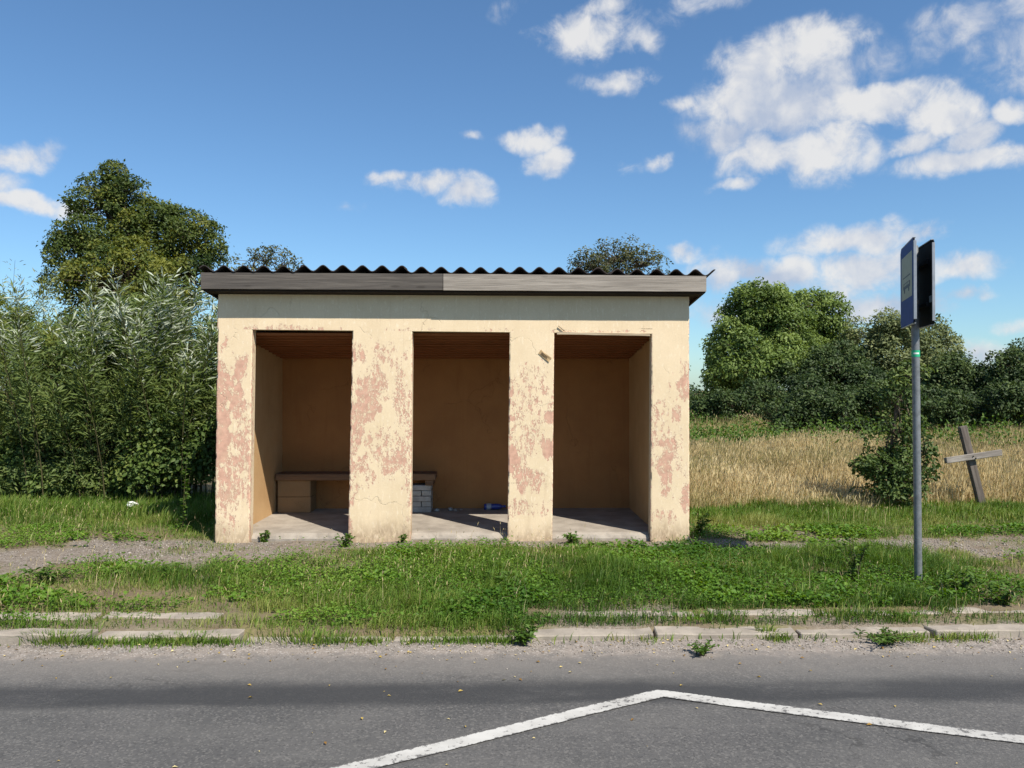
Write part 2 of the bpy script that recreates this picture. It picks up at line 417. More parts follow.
def simple(name, col, rough=0.5, spec=0.4, metal=0.0, vary=0.12, scale=14):
    m, t, b = new_mat(name, rough, spec)
    b.inputs['Metallic'].default_value = metal
    n = t.noise(t.obj(), scale, 5, 0.6)
    t.put(b.inputs['Base Color'], t.mix(t.step(n, 0.3, 0.75), col, tuple(x * (1 - vary * 2) for x in col)))
    return m
M['galv'] = simple('galvanised_steel', (0.20, 0.215, 0.225), 0.55, 0.4, 0.3, 0.18, 22)
M['sign_blue'] = simple('sign_blue', (0.008, 0.035, 0.19), 0.6, 0.2)
M['sign_white'] = simple('sign_shaded_white', (0.34, 0.35, 0.26), 0.6, 0.2, 0, 0.06)  # white field and windows, with the panel's shade put into the colour
M['sign_black'] = simple('sign_black_print', (0.012, 0.012, 0.014), 0.5)
M['sign_back'] = simple('sign_grey_back', (0.016, 0.018, 0.02), 0.75, 0.1, 0.0)
M['sign_rim'] = simple('sign_rim', (0.34, 0.36, 0.39), 0.45, 0.5, 0.3)
M['green_tape'] = simple('green_sticker', (0.02, 0.42, 0.20), 0.5)
M['tape_white'] = simple('white_print', (0.75, 0.78, 0.74), 0.5)
M['litter'] = simple('white_tissue', (0.80, 0.80, 0.78), 0.9, 0.1, 0, 0.05)
M['notice'] = simple('tan_paper', (0.46, 0.32, 0.17), 0.85, 0.2, 0, 0.12, 30)
M['notice_print'] = simple('brown_print', (0.14, 0.09, 0.05), 0.85, 0.1)
M['bottle'] = simple('blue_plastic', (0.03, 0.05, 0.26), 0.25, 0.5)
M['bottle_label'] = simple('bottle_label', (0.36, 0.38, 0.42), 0.5)
M['strip'] = wood('splintered_strip', (0.50, 0.42, 0.30), (0.30, 0.22, 0.14))

# ------------------------------------------------------------------ terrain functions
KY, KA = 5.36, math.tan(R(1.1))            # kerb line: front face y = KY + KA*x
def kerb_y(x): return KY + KA * np.asarray(x, float)
def path_mask(x, y):
    x = np.asarray(x, float); y = np.asarray(y, float)
    n = (fbm(x * 1.7, y * 2.6, 2, 4) - 0.5); n2 = fbm(x * 0.7, y * 0.9, 8, 2) - 0.5
    cl = 7.55 + 0.10 * sstep(-5, -2, x) + n2 * 0.35
    fine = fbm(x * 6, y * 8, 44, 2) - 0.5
    left = 1 - sstep(0.30, 0.62, np.abs(y - cl) + n * 1.1 + fine * 0.5)
    left = left * (1 - sstep(-2.5, -1.35, x + n * 1.6))
    cr = 8.20 + n2 * 0.4
    right = 1 - sstep(0.15, 0.50, np.abs(y - cr) + n * 1.6 + fine * 0.6)
    right = right * sstep(1.9, 2.9, x + n * 1.5) * (1 - 0.55 * sstep(4.2, 5.6, x + n))
    apron = (1 - sstep(0.10, 0.30, np.abs(y - 8.14) + n * 0.5)) * (1 - sstep(2.0, 2.6, np.abs(x + 0.63) - 1.2))
    return np.clip(np.maximum(np.maximum(left, right), apron * 0.9), 0, 1)
def gutter_mask(x, y):                     # bare strip between the two rows of stones
    d = np.asarray(y, float) - kerb_y(x)
    n = fbm(np.asarray(x) * 2.2, np.asarray(y) * 3, 5, 3) - 0.5
    mid = sstep(-2.6, -1.5, x) * (1 - sstep(0.0, 0.5, x))      # overgrown in the middle
    return np.clip((1 - sstep(0.45, 0.72, d + n * 0.7)) * (1 - mid) * (1 - 0.5 * sstep(0.5, 1.5, -np.asarray(x, float))), 0, 1)
def ground_z(x, y):
    x = np.asarray(x, float); y = np.asarray(y, float)
    yy = y - (kerb_y(x) - KY)
    z = np.interp(yy, [-200, -6, -3.6, -2.9, 5.30, 5.42, 5.5, 6.0, 7.0, 7.8, 10, 14, 30, 80, 600],
                  [0.3, 0.0, -0.05, -0.3, -0.3, -0.25, -0.085, -0.07, -0.03, 0.0, 0.0, -0.04, 0.0, 0.2, 0.6])
    w = sstep(5.5, 6.0, yy)
    near = 1 - sstep(40, 90, np.abs(x) + np.abs(y))
    return z + w * (fbm(x * 1.3, y * 1.3, 1) - 0.5) * 0.05 * near + w * (fbm(x * 0.25, y * 0.25, 4) - 0.5) * 0.12 * sstep(11, 16, y)

# ------------------------------------------------------------------ ground sheet
def axis(lo, hi, step, far):
    a = list(np.arange(lo, hi + 1e-6, step)); d = step
    up, dn = [], []
    v = hi
    while v < far: d *= 1.28; v += d; up.append(v)
    d = step; v = lo
    while v > -far: d *= 1.28; v -= d; dn.append(v)
    return np.array(dn[::-1] + a + up)
gx = axis(-7.5, 8.5, 0.09, 900); gy = axis(5.18, 12, 0.06, 900)
GX, GY = np.meshgrid(gx, gy, indexing='ij')
V = np.stack([GX, GY, ground_z(GX, GY)], -1).reshape(-1, 3)
nx, ny = len(gx), len(gy)
ii = np.arange(nx - 1)[:, None]; jj = np.arange(ny - 1)[None, :]
F = np.stack([ii * ny + jj, (ii + 1) * ny + jj, (ii + 1) * ny + jj + 1, ii * ny + jj + 1], -1).reshape(-1, 4)
m, t, b = new_mat('ground_soil', 0.95, 0.15)
p = t.pos()
n = t.noise(p, 3.2, 6, 0.62); f = t.noise(p, 40, 4, 0.65)
grav = t.voro(p, 55, out='Color'); gravd = t.voro(p, 55)
gc = t.n('ShaderNodeSeparateXYZ'); t.put(gc.inputs[0], grav)
soil = t.mix(t.step(n, 0.3, 0.7), (0.20, 0.15, 0.105), (0.125, 0.095, 0.062))
thatch = t.mix(t.step(f, 0.3, 0.7), (0.10, 0.105, 0.035), (0.19, 0.16, 0.075))
base = t.mix(t.step(n, 0.36, 0.62), thatch, soil)
straw = t.mix(t.step(f, 0.3, 0.7), (0.40, 0.31, 0.17), (0.25, 0.20, 0.10))
base = t.mix(t.attr('dry'), base, straw)
gvl = t.mix(gc.outputs[0], (0.13, 0.105, 0.085), (0.29, 0.255, 0.22))
gvl = t.mix(t.step(n, 0.40, 0.66, 0.05, 0.6), gvl, (0.205, 0.165, 0.125))
col = t.mix(t.attr('path'), base, gvl)
t.put(b.inputs['Base Color'], col)
hh = t.math('ADD', t.math('MULTIPLY', t.math('SUBTRACT', 0.6, gravd), t.attr('path')), f)
t.put(b.inputs['Normal'], t.bump(hh, 0.8, 0.012))
M['ground'] = m
pm = np.maximum(path_mask(GX, GY), gutter_mask(GX, GY) * (0.2 + 0.6 * sstep(0.45, 0.6, fbm(GX * 2, GY * 2.5, 43))))
dry = sstep(9.8, 11.0, GY - 0.19 * (GX - 2.3).clip(0, 6) + (fbm(GX, GY, 9) - 0.5) * 2) * sstep(1.2, 2.4, GX)
mesh_np('ground', V, F, m, attrs={'path': pm.ravel(), 'dry': dry.ravel()}, smooth=True, kind='structure')

# ------------------------------------------------------------------ road
ROAD_Z = -0.125
def road_z(x, y):
    d = kerb_y(x) - y
    return ROAD_Z + 0.012 * sstep(0.1, 2.5, d) + 0.004 * (fbm(x * 0.8, y * 0.8, 6) - 0.5) * 2
rx = axis(-6, 6, 0.25, 400); ry = np.linspace(-3.4, 0, 90)
U = np.concatenate([np.linspace(-8.9, -3.2, 14), np.linspace(-3.0, 0.035, 60)])   # distance from the kerb face
RX, RU = np.meshgrid(rx, U, indexing='ij')
RY = kerb_y(RX) + RU
V = np.stack([RX, RY, road_z(RX, RY)], -1).reshape(-1, 3)
nx, ny = len(rx), len(U)
ii = np.arange(nx - 1)[:, None]; jj = np.arange(ny - 1)[None, :]
F = np.stack([ii * ny + jj, (ii + 1) * ny + jj, (ii + 1) * ny + jj + 1, ii * ny + jj + 1], -1).reshape(-1, 4)
m, t, b = new_mat('asphalt', 0.9, 0.25)
p = t.pos()
U_ = t.attr('edge')                        # metres from the kerb
n = t.noise(p, 1.6, 5, 0.62); f = t.noise(p, 120, 3, 0.7); n3 = t.noise(p, 9, 5, 0.65)
agg = t.voro(p, 95, out='Color'); ag = t.n('ShaderNodeSeparateXYZ'); t.put(ag.inputs[0], agg)
col = t.mix(t.step(n, 0.3, 0.7), (0.098, 0.095, 0.092), (0.074, 0.073, 0.072))
col = t.mix(t.step(ag.outputs[0], 0.6, 0.97, 0.0, 0.42), col, (0.20, 0.19, 0.175))
col = t.mix(t.step(ag.outputs[1], 0.7, 0.97, 0.0, 0.42), col, (0.035, 0.035, 0.036))
wc = t.n('ShaderNodeVectorMath', operation='MULTIPLY_ADD'); wcn = t.n('ShaderNodeTexNoise'); t.put(wcn.inputs['Vector'], p); wcn.inputs['Scale'].default_value = 3; wcn.inputs['Detail'].default_value = 5
t.put(wc.inputs[0], wcn.outputs['Color']); wc.inputs[1].default_value = (0.7, 0.7, 0.0); t.put(wc.inputs[2], p)
crk = t.step(t.voro(wc.outputs[0], 0.75, 'DISTANCE_TO_EDGE'), 0.0015, 0.0045, 1.0, 0.0)
crk = t.math('MULTIPLY', crk, t.step(t.noise(p, 0.8, 2, 0.5), 0.52, 0.60, 0.0, 0.45))
col = t.mix(crk, col, (0.022, 0.022, 0.022))
patchy = t.noise(t.mapv(p, (0.7, 2.2, 1), (5, 2, 0)), 1.0, 5, 0.6)
col = t.mix(t.step(patchy, 0.42, 0.7, 0.0, 0.45), col, (0.135, 0.13, 0.122))
# dark tar seam along the lane
wob = t.math('ADD', U_, t.math('MULTIPLY', t.math('SUBTRACT', t.noise(t.mapv(p, (0.9, 3, 1)), 1.0, 4, 0.6), 0.5), 0.26))
seam = t.math('MULTIPLY', t.step(wob, 0.66, 0.86), t.step(wob, 1.02, 1.12, 1.0, 0.0))
seam = t.math('MULTIPLY', seam, t.step(t.noise(t.mapv(p, (0.9, 3.0, 1)), 1.0, 5, 0.65), 0.26, 0.52, 0.4, 1.0))
col = t.mix(t.math('MULTIPLY', seam, 0.82), col, (0.034, 0.035, 0.037))
oil = t.step(t.noise(t.mapv(p, (1.6, 4.2, 1), (3, 1, 0)), 1.0, 4, 0.55), 0.60, 0.70)
oil = t.math('MULTIPLY', oil, t.step(U_, 1.2, 1.45))
col = t.mix(t.math('MULTIPLY', oil, 0.55), col, (0.04, 0.04, 0.042))
# sand blown against the kerb
sw = t.math('ADD', U_, t.math('MULTIPLY', t.math('SUBTRACT', n3, 0.5), 0.30))
sand = t.step(sw, 0.16, 0.40, 1.0, 0.0)
sandc = t.mix(t.step(n3, 0.35, 0.7), (0.275, 0.235, 0.20), (0.18, 0.16, 0.14))
sandc = t.mix(t.step(ag.outputs[2], 0.8, 0.98, 0, 0.6), sandc, (0.5, 0.46, 0.42))
dust = t.step(sw, 0.35, 0.85, 0.42, 0.0)
col = t.mix(dust, col, (0.24, 0.215, 0.19))
col = t.mix(t.math('MULTIPLY', sand, t.step(n3, 0.25, 0.5, 0.62, 0.96)), col, sandc)
t.put(b.inputs['Base Color'], col)
t.put(b.inputs['Normal'], t.bump(t.math('ADD', t.math('MULTIPLY', ag.outputs[0], 0.6), f), 0.55, 0.006))
M['asphalt'] = m
road = mesh_np('road', V, F, m, attrs={'edge': (-RU).ravel()}, smooth=True, kind='structure')

# white zigzag line of the bus stop
m, t, b = new_mat('road_paint', 0.7, 0.3)
p = t.pos()
w = t.noise(p, 34, 5, 0.7); w2 = t.noise(p, 6, 3, 0.6)
ed = t.attr('across')
worn = t.step(t.math('ADD', t.math('ADD', t.math('MULTIPLY', w, 0.7), t.math('MULTIPLY', w2, 0.3)), t.step(ed, 0.72, 1.0, 0.0, 0.11)), 0.555, 0.60)
pc = t.mix(t.step(w2, 0.3, 0.7), (0.48, 0.47, 0.44), (0.37, 0.36, 0.335))
t.put(b.inputs['Base Color'], t.mix(worn, pc, (0.13, 0.125, 0.12)))
M['road_paint'] = m
def road_pt(px, py):
    d = FPX * (CAM_Z - ROAD_Z - 0.01) / (py - HORIZON); return np.array([(px - 512) / FPX * d, d])
apex = road_pt(660, 692); lpt = road_pt(345, 770); rpt = road_pt(1024, 739); rmid = road_pt(800, 713)
def line_strip(name, pts, w0):
    pts = np.array(pts); T = np.gradient(pts, axis=0); T = norm(T); S = np.stack([-T[:, 1], T[:, 0]], 1)
    ew = w0 / 2 * (1 + 0.06 * (vnoise(pts[:, 0] * 9, pts[:, 1] * 9) - 0.5))
    fr_ = (-1, -0.8, 0.0, 0.8, 1)
    P = np.concatenate([pts + S * (ew * f)[:, None] for f in fr_]); Z = road_z(P[:, 0], P[:, 1]) + 0.006
    k = len(pts); i = np.arange(k - 1)
    F = np.concatenate([np.stack([i + q * k, i + q * k + 1, i + (q + 1) * k + 1, i + (q + 1) * k], 1) for q in range(4)])
    return np.column_stack([P, Z]), F, np.repeat(np.abs(fr_), k)
def samp(a, b, k=60): return [a + (b - a) * s for s in np.linspace(0, 1, k)]
dl = (lpt - apex); far_l = apex + dl * 2.6
leg1 = samp(far_l, apex, 90)
dr = rpt - rmid; dr /= np.linalg.norm(dr)
leg2 = [(1 - s) ** 2 * apex + 2 * s * (1 - s) * (rmid * 0.5 + (apex + rpt) * 0.25) + s * s * rpt for s in np.linspace(0, 1, 50)] + samp(rpt, rpt + dr * 2.4, 40)[1:]
full = np.array(leg1 + leg2[1:])
V, F, ac = line_strip('lane_marking', full, 0.105)
mesh_np('lane_marking', V, F, M['road_paint'], road, attrs={'across': ac})

# ------------------------------------------------------------------ kerb stones
kerb = bpy.data.objects.new('kerb', None); link(kerb, kind='structure')
kerb.location = (0, KY, 0); kerb.rotation_euler = (0, 0, math.atan(KA))
def stone(name, parent, x0, x1, y0, y1, z0, z1, jit=0.008, bev=0.014):
    bm = bmesh.new(); bm_box(bm, x0, x1, y0, y1, z0, z1)
    bmesh.ops.subdivide_edges(bm, edges=[e for e in bm.edges if abs(e.verts[0].co.x - e.verts[1].co.x) > 0.2], cuts=6)
    for v in bm.verts:
        v.co += Vector((random.uniform(-jit, jit) * 0.6, random.uniform(-jit, jit), random.uniform(-jit, jit) * 0.8))
    bmesh.ops.bevel(bm, geom=bm.edges[:], offset=bev * 0.5, segments=1, affect='EDGES')
    o = mesh_bm(name, bm, M['kerb'], parent)
    return o
x = -8.5
while x < 9.0:
    L = random.uniform(0.88, 1.02)
    if not (-1.55 < x + L / 2 < 0.0):
        dz = random.uniform(-0.016, 0.012)
        s = stone('kerb_stone', kerb, -L / 2 + 0.006, L / 2 - 0.006, -0.0, 0.15, -0.27, -0.076)
        s.location = (x + L / 2, random.uniform(-0.01, 0.012) + 0.03, dz)
        s.rotation_euler = (random.uniform(-0.03, 0.03), random.uniform(-0.008, 0.008), random.uniform(-0.012, 0.012))
    else:
        s = stone('kerb_stone', kerb, -L / 2 + 0.006, L / 2 - 0.006, -0.0, 0.15, -0.27, -0.076)
        s.location = (x + L / 2, 0.05, -0.045)
    x += L + random.uniform(0.004, 0.03)
edging = bpy.data.objects.new('footpath_edging', None); link(edging, kind='structure')
edging.location = (0, KY, 0); edging.rotation_euler = (0, 0, math.atan(KA))
x = -8.2
while x < 9.0:
    L = random.uniform(0.75, 1.0)
    if not (-2.2 < x + L / 2 < 0.1):
        s = stone('edging_stone', edging, -L / 2 + 0.006, L / 2 - 0.006, 0.42, 0.56, -0.25, -0.058, 0.011)
        s.location = (x + L / 2, random.uniform(-0.02, 0.02), random.uniform(-0.022, 0.006) - (0.012 if x < -1 else 0))
        s.rotation_euler = (0, random.uniform(-0.012, 0.012), random.uniform(-0.015, 0.015))
    x += L + random.uniform(0.01, 0.06)

# ------------------------------------------------------------------ bus shelter
FD = 8.26; YAW = R(0.9)
sh = thing('bus_shelter', 'cream plastered roadside bus shelter with peeling paint and three open bays', 'bus shelter', (0, FD, 0), YAW)
def fr(px, py, yoff=0.0):
    """front-plane local x, z of an image point (plane at local y = yoff)"""
    dx, dz = (px - 512) / FPX, (HORIZON - py) / FPX
    c, s = math.cos(YAW), math.sin(YAW)
    # world point d*(dx,1): local y = -s*X + c*(Y-FD) = yoff
    d = (yoff + c * FD) / (c - s * dx)
    X, Y = dx * d, d
    return c * X + s * (Y - FD), CAM_Z + dz * d
def slab_grid(name, mat, parent, pb, pt, y0, y1, step=0.012, zones=(), cracks=(), base_peel=0.30, chip=0.006, dirt=True, seed=0):
    """closed block whose front is a fine grid; pb/pt = ((xl,z),(xr,z)) of bottom and top edge"""
    (xlb, zlb), (xrb, zrb) = pb; (xlt, zlt), (xrt, zrt) = pt
    nu = max(2, int(abs(xrb - xlb) / step)); nv = max(2, int(abs(zlt - zlb) / step))
    u = np.linspace(0, 1, nu + 1)[:, None]; v = np.linspace(0, 1, nv + 1)[None, :]
    X = (xlb * (1 - u) + xrb * u) * (1 - v) + (xlt * (1 - u) + xrt * u) * v
    Z = (zlb * (1 - u) + zrb * u) * (1 - v) + (zlt * (1 - u) + zrt * u) * v
    U = np.broadcast_to(u, X.shape)
    Y = np.full(X.shape, y0)
    n = fbm(Z * 13 + seed * 7, U * 2 + seed, seed, 3)
    e = np.minimum(U, 1 - U) * abs(xrb - xlb)
    if chip:
        amt = np.clip(1 - e / 0.012, 0, 1) * (0.004 + chip * np.clip(n - 0.5, 0, 1) * 9)
        Y = Y + amt
        Y = Y + 0.004 * (fbm(X * 3, Z * 3, 20) - 0.5)
    peel = np.full(X.shape, base_peel)
    w = (fbm(X * 13, Z * 8, seed + 3, 4) - 0.5)
    for (cu, cz, ru, rz, st) in zones:
        q = 1 - np.sqrt(((U - cu) / (ru * 1.3)) ** 2 + ((Z - cz) / (rz * 1.25)) ** 2) + w * 1.8
        peel = np.maximum(peel, base_peel + (min(0.25 + st * 0.49, 0.60) - base_peel) * sstep(-0.2, 0.6, q))
    if chip: peel = np.maximum(peel, 0.52 * np.clip(1 - e / 0.016, 0, 1) + 0.0)
    ck = np.zeros(X.shape)
    for (cz, u0, u1, amp) in cracks:
        zz = cz + amp * (fbm(U * 6, U * 0 + cz * 9, 4) - 0.5)
        ck = np.maximum(ck, 0.62 * (1 - sstep(0.002, 0.012, np.abs(Z - zz))) * (U > u0) * (U < u1))
    dr = (1 - sstep(0.02, 0.28, Z + (fbm(X * 5, Z * 2, 9) - 0.5) * 0.25)) if dirt else np.zeros(X.shape)
    G = np.stack([X, Y, Z], -1).reshape(-1, 3)
    Bk = G.copy(); Bk[:, 1] = y1
    N = nv + 1
    idx = lambda i, j: i * N + j
    i = np.arange(nu)[:, None]; j = np.arange(nv)[None, :]
    Ff = np.stack([idx(i, j), idx(i + 1, j), idx(i + 1, j + 1), idx(i, j + 1)], -1).reshape(-1, 4)
    off = len(G)
    fs = [Ff]
    jv = np.arange(nv); iv = np.arange(nu)
    fs.append(np.stack([idx(0, jv + 1), off + idx(0, jv + 1), off + idx(0, jv), idx(0, jv)], 1))
    fs.append(np.stack([idx(nu, jv), off + idx(nu, jv), off + idx(nu, jv + 1), idx(nu, jv + 1)], 1))
    fs.append(np.stack([idx(iv, 0), off + idx(iv, 0), off + idx(iv + 1, 0), idx(iv + 1, 0)], 1))
    fs.append(np.stack([idx(iv + 1, nv), off + idx(iv + 1, nv), off + idx(iv, nv), idx(iv, nv)], 1))
    fs.append(np.array([[off + idx(0, 0), off + idx(0, nv), off + idx(nu, nv), off + idx(nu, 0)]]))
    A = lambda a, k=1.0: np.concatenate([a.ravel(), a.ravel() * k])
    return mesh_np(name, np.concatenate([G, Bk]), np.concatenate(fs), mat, parent,
                   attrs={'peel': A(peel, 0.8), 'crack': A(ck), 'dirt': A(dr)}, smooth=False)
PIL_D = 0.12
LIN = [fr(217, 329.0), fr(689.5, 334.0)]
def lin_z(x): return LIN[0][1] + (LIN[1][1] - LIN[0][1]) * (x - LIN[0][0]) / (LIN[1][0] - LIN[0][0])
def pillar(xlt, xrt, xlb, xrb, **kw):
    a, bq = fr(xlt, 332)[0], fr(xrt, 332)[0]; c, d = fr(xlb, 540)[0], fr(xrb, 540)[0]
    return slab_grid('pillar', M['paint'], sh, ((c, -0.08), (d, -0.08)), ((a, lin_z(a)), (bq, lin_z(bq))), 0.0, PIL_D, **kw)
pillar(217.4, 252.3, 215.2, 249.5, seed=1, base_peel=0.395, cracks=[],
       zones=[(0.15, 1.25, 0.34, 0.62, 0.66), (0.52, 1.6, 0.34, 0.34, 0.60), (0.5, 0.75, 0.62, 0.5, 0.56), (0.75, 1.2, 0.22, 0.5, 0.50),
              (0.62, 1.78, 0.22, 0.16, 0.66), (0.1, 0.95, 0.3, 0.3, 0.72), (0.4, 0.35, 0.6, 0.2, 0.47)])
pillar(352.3, 412.2, 348.3, 410.8, seed=2, base_peel=0.385, cracks=[],
       zones=[(0.22, 1.5, 0.30, 0.36, 0.60), (0.40, 1.68, 0.24, 0.3, 0.54), (0.55, 1.92, 0.4, 0.14, 0.47), (0.1, 1.2, 0.2, 0.3, 0.56), (0.55, 1.0, 0.6, 0.36, 0.475),
              (0.68, 0.85, 0.3, 0.14, 0.56), (0.2, 0.78, 0.25, 0.2, 0.54), (0.8, 1.55, 0.14, 0.32, 0.52), (0.97, 1.0, 0.06, 1.0, 0.50), (0.02, 0.9, 0.06, 1.2, 0.50)])
pillar(509.7, 554.3, 507.6, 552.2, seed=3, base_peel=0.390, cracks=[(0.62, 0.0, 0.33, 0.02), (0.61, 0.74, 1.0, 0.02)],
       zones=[(0.5, 1.65, 0.5, 0.22, 0.475), (0.5, 1.40, 0.6, 0.2, 0.47), (0.9, 0.95, 0.13, 0.16, 0.85), (0.06, 0.86, 0.14, 0.16, 0.75), (0.34, 0.72, 0.20, 0.2, 0.60),
              (0.62, 0.66, 0.2, 0.2, 0.56), (0.06, 1.58, 0.1, 0.1, 0.6), (0.9, 1.3, 0.12, 0.06, 0.7), (0.45, 0.34, 0.4, 0.1, 0.50), (0.06, 1.3, 0.14, 0.05, 0.7), (0.45, 1.1, 0.4, 0.2, 0.5)])
pillar(651.9, 689.3, 650.2, 689.2, seed=4, base_peel=0.380,
       zones=[(0.88, 1.66, 0.18, 0.18, 0.60), (0.35, 1.4, 0.2, 0.18, 0.52), (0.65, 1.38, 0.14, 0.14, 0.58), (0.45, 1.18, 0.3, 0.2, 0.47), (0.5, 0.95, 0.2, 0.16, 0.60),
              (0.38, 0.68, 0.24, 0.28, 0.62), (0.92, 0.43, 0.16, 0.12, 0.62), (0.1, 1.2, 0.16, 0.4, 0.50), (0.7, 0.9, 0.2, 0.3, 0.46), (0.4, 0.25, 0.3, 0.08, 0.47)])
# lintel and upper wall, one continuous plastered beam over the bays
WT = [fr(217.6, 292.0), fr(689.5, 296.0)]
slab_grid('lintel', M['paint'], sh, (LIN[0], LIN[1]), (WT[0], WT[1]), 0.0, PIL_D, step=0.016, seed=5, base_peel=0.345, dirt=False,
          cracks=[(2.245, 0.71, 0.92, 0.012)], zones=[(0.17, 2.25, 0.08, 0.04, 0.50), (0.4, 2.24, 0.05, 0.03, 0.44), (0.6, 2.235, 0.06, 0.02, 0.44), (0.8, 2.222, 0.12, 0.014, 0.5)])
ZW = 0.5 * (WT[0][1] + WT[1][1])
XL, XR = LIN[0][0], LIN[1][0]
xin_l, xin_r = fr(251, 440)[0] - 0.18, fr(651, 440)[0] + 0.07
BY = 1.85                                   # inner face of the rear wall
ROOF_S = 0.10                               # roof fall towards the rear
def prism(name, mat, parent, pts, z0, ztop, **kw):
    """walls: plan polygon extruded to a sloping top"""
    bm = bmesh.new()
    bot = [bm.verts.new((x, y, z0)) for x, y in pts]; top = [bm.verts.new((x, y, ztop(y))) for x, y in pts]
    k = len(pts)
    bm.faces.new(bot); bm.faces.new(top)
    for i in range(k): bm.faces.new([bot[i], bot[(i + 1) % k], top[(i + 1) % k], top[i]])
    return mesh_bm(name, bm, mat, parent, **kw)
wall_top = lambda y: ZW - ROOF_S * y - 0.01
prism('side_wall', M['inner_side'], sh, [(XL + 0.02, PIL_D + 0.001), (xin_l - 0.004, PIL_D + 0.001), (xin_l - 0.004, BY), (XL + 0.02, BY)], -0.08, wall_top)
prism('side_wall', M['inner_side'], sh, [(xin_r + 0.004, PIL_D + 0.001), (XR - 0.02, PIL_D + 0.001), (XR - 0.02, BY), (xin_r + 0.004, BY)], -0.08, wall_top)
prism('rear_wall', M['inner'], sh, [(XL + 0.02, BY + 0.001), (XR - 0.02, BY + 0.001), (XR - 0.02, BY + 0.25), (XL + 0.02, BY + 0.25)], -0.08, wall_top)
# floor slab with a crumbling front edge
bm = bmesh.new()
FZ = 0.07
xs = np.linspace(XL + 0.03, XR - 0.03, 130)
prof = []
for x in xs:
    y0 = 0.03 + 0.07 * float(fbm(x * 5, 0.3, 7)) ; ch = 0.035 * float(fbm(x * 11, 2.1, 3)) ** 1.5
    prof.append([bm.verts.new(c) for c in ((x, BY + 0.1, -0.1), (x, BY + 0.1, FZ), (x, y0 + 0.05 + ch, FZ), (x, y0 + ch * 0.4, FZ - 0.008 - ch), (x, y0 - 0.01, 0.02), (x, y0 - 0.02 + ch, -0.1))])
for a, c in zip(prof, prof[1:]):
    for k in range(5): bm.faces.new([a[k], c[k], c[k + 1], a[k + 1]])
mesh_bm('floor_slab', bm, M['slab'], sh)
# ceiling boards
ceil = bpy.data.objects.new('ceiling', None); link(ceil, sh)
cz0, cz1 = 2.185, 1.985
nb = 11; y = PIL_D + 0.004
bw = (BY - PIL_D - 0.008) / nb
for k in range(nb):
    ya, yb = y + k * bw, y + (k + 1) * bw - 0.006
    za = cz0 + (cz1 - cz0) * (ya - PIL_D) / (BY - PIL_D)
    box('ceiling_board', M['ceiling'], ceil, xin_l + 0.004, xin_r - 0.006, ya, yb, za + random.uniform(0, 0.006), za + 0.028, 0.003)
# roof
roof = bpy.data.objects.new('roof', None); link(roof, sh)
FY = -0.185                                  # front face of the fascia
fl, flb = fr(200.5, 272.3, FY), fr(200.5, 288.6, FY)
frr, frb = fr(706.5, 276.0, FY), fr(706.5, 291.4, FY)
fm, fmb = fr(443, 273.6, FY), fr(443, 289.8, FY)
def board(name, mat, parent, tl, bl, tr, br, y0, y1, wav=0.004):
    bm = bmesh.new(); k = 24; rows = []
    for i in range(k + 1):
        s = i / k
        xt = tl[0] * (1 - s) + tr[0] * s; zt = tl[1] * (1 - s) + tr[1] * s; zb = bl[1] * (1 - s) + br[1] * s
        w1 = wav * (float(fbm(xt * 2, 1.0, 3)) - 0.5); w2 = wav * (float(fbm(xt * 2.5, 5.0, 3)) - 0.5)
        rows.append([bm.verts.new(c) for c in ((xt, y0, zb + w1), (xt, y0, zt + w2), (xt, y1, zt + w2), (xt, y1, zb + w1))])
    for a, c in zip(rows, rows[1:]):
        for q in range(4): bm.faces.new([a[q], a[(q + 1) % 4], c[(q + 1) % 4], c[q]])
    bm.faces.new(rows[0]); bm.faces.new(rows[-1][::-1])
    return mesh_bm(name, bm, mat, parent)
o = board('fascia_board', M['fascia_dark'], roof, fl, flb, (fm[0] - 0.003, fm[1]), (fm[0] - 0.003, fmb[1]), FY, FY + 0.03)
o['label'] = 'darker weathered left fascia board'
o = board('fascia_board', M['fascia_light'], roof, (fm[0] + 0.003, fm[1] - 0.002), (fm[0] + 0.003, fmb[1] - 0.004), frr, frb, FY - 0.004, FY + 0.026)
o['label'] = 'paler grey right fascia board'
def roof_under(y): return flb[1] - 0.004 - ROOF_S * (y - FY)
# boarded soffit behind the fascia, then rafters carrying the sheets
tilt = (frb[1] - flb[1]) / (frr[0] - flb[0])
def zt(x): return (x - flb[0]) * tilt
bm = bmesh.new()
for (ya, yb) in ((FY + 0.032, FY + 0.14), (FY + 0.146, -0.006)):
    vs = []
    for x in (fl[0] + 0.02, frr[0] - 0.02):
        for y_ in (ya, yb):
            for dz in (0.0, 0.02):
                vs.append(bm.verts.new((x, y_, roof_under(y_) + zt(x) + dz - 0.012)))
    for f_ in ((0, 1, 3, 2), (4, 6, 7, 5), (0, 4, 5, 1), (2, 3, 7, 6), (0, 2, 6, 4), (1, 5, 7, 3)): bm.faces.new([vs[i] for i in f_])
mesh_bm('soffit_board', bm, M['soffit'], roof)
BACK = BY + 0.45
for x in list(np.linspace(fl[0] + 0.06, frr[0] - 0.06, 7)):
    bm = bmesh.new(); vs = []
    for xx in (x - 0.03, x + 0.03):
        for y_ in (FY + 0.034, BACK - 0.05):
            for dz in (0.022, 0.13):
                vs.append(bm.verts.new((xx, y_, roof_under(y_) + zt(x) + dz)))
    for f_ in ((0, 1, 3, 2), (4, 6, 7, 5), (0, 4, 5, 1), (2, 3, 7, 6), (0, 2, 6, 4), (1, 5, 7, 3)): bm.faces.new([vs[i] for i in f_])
    mesh_bm('rafter', bm, M['soffit'], roof)
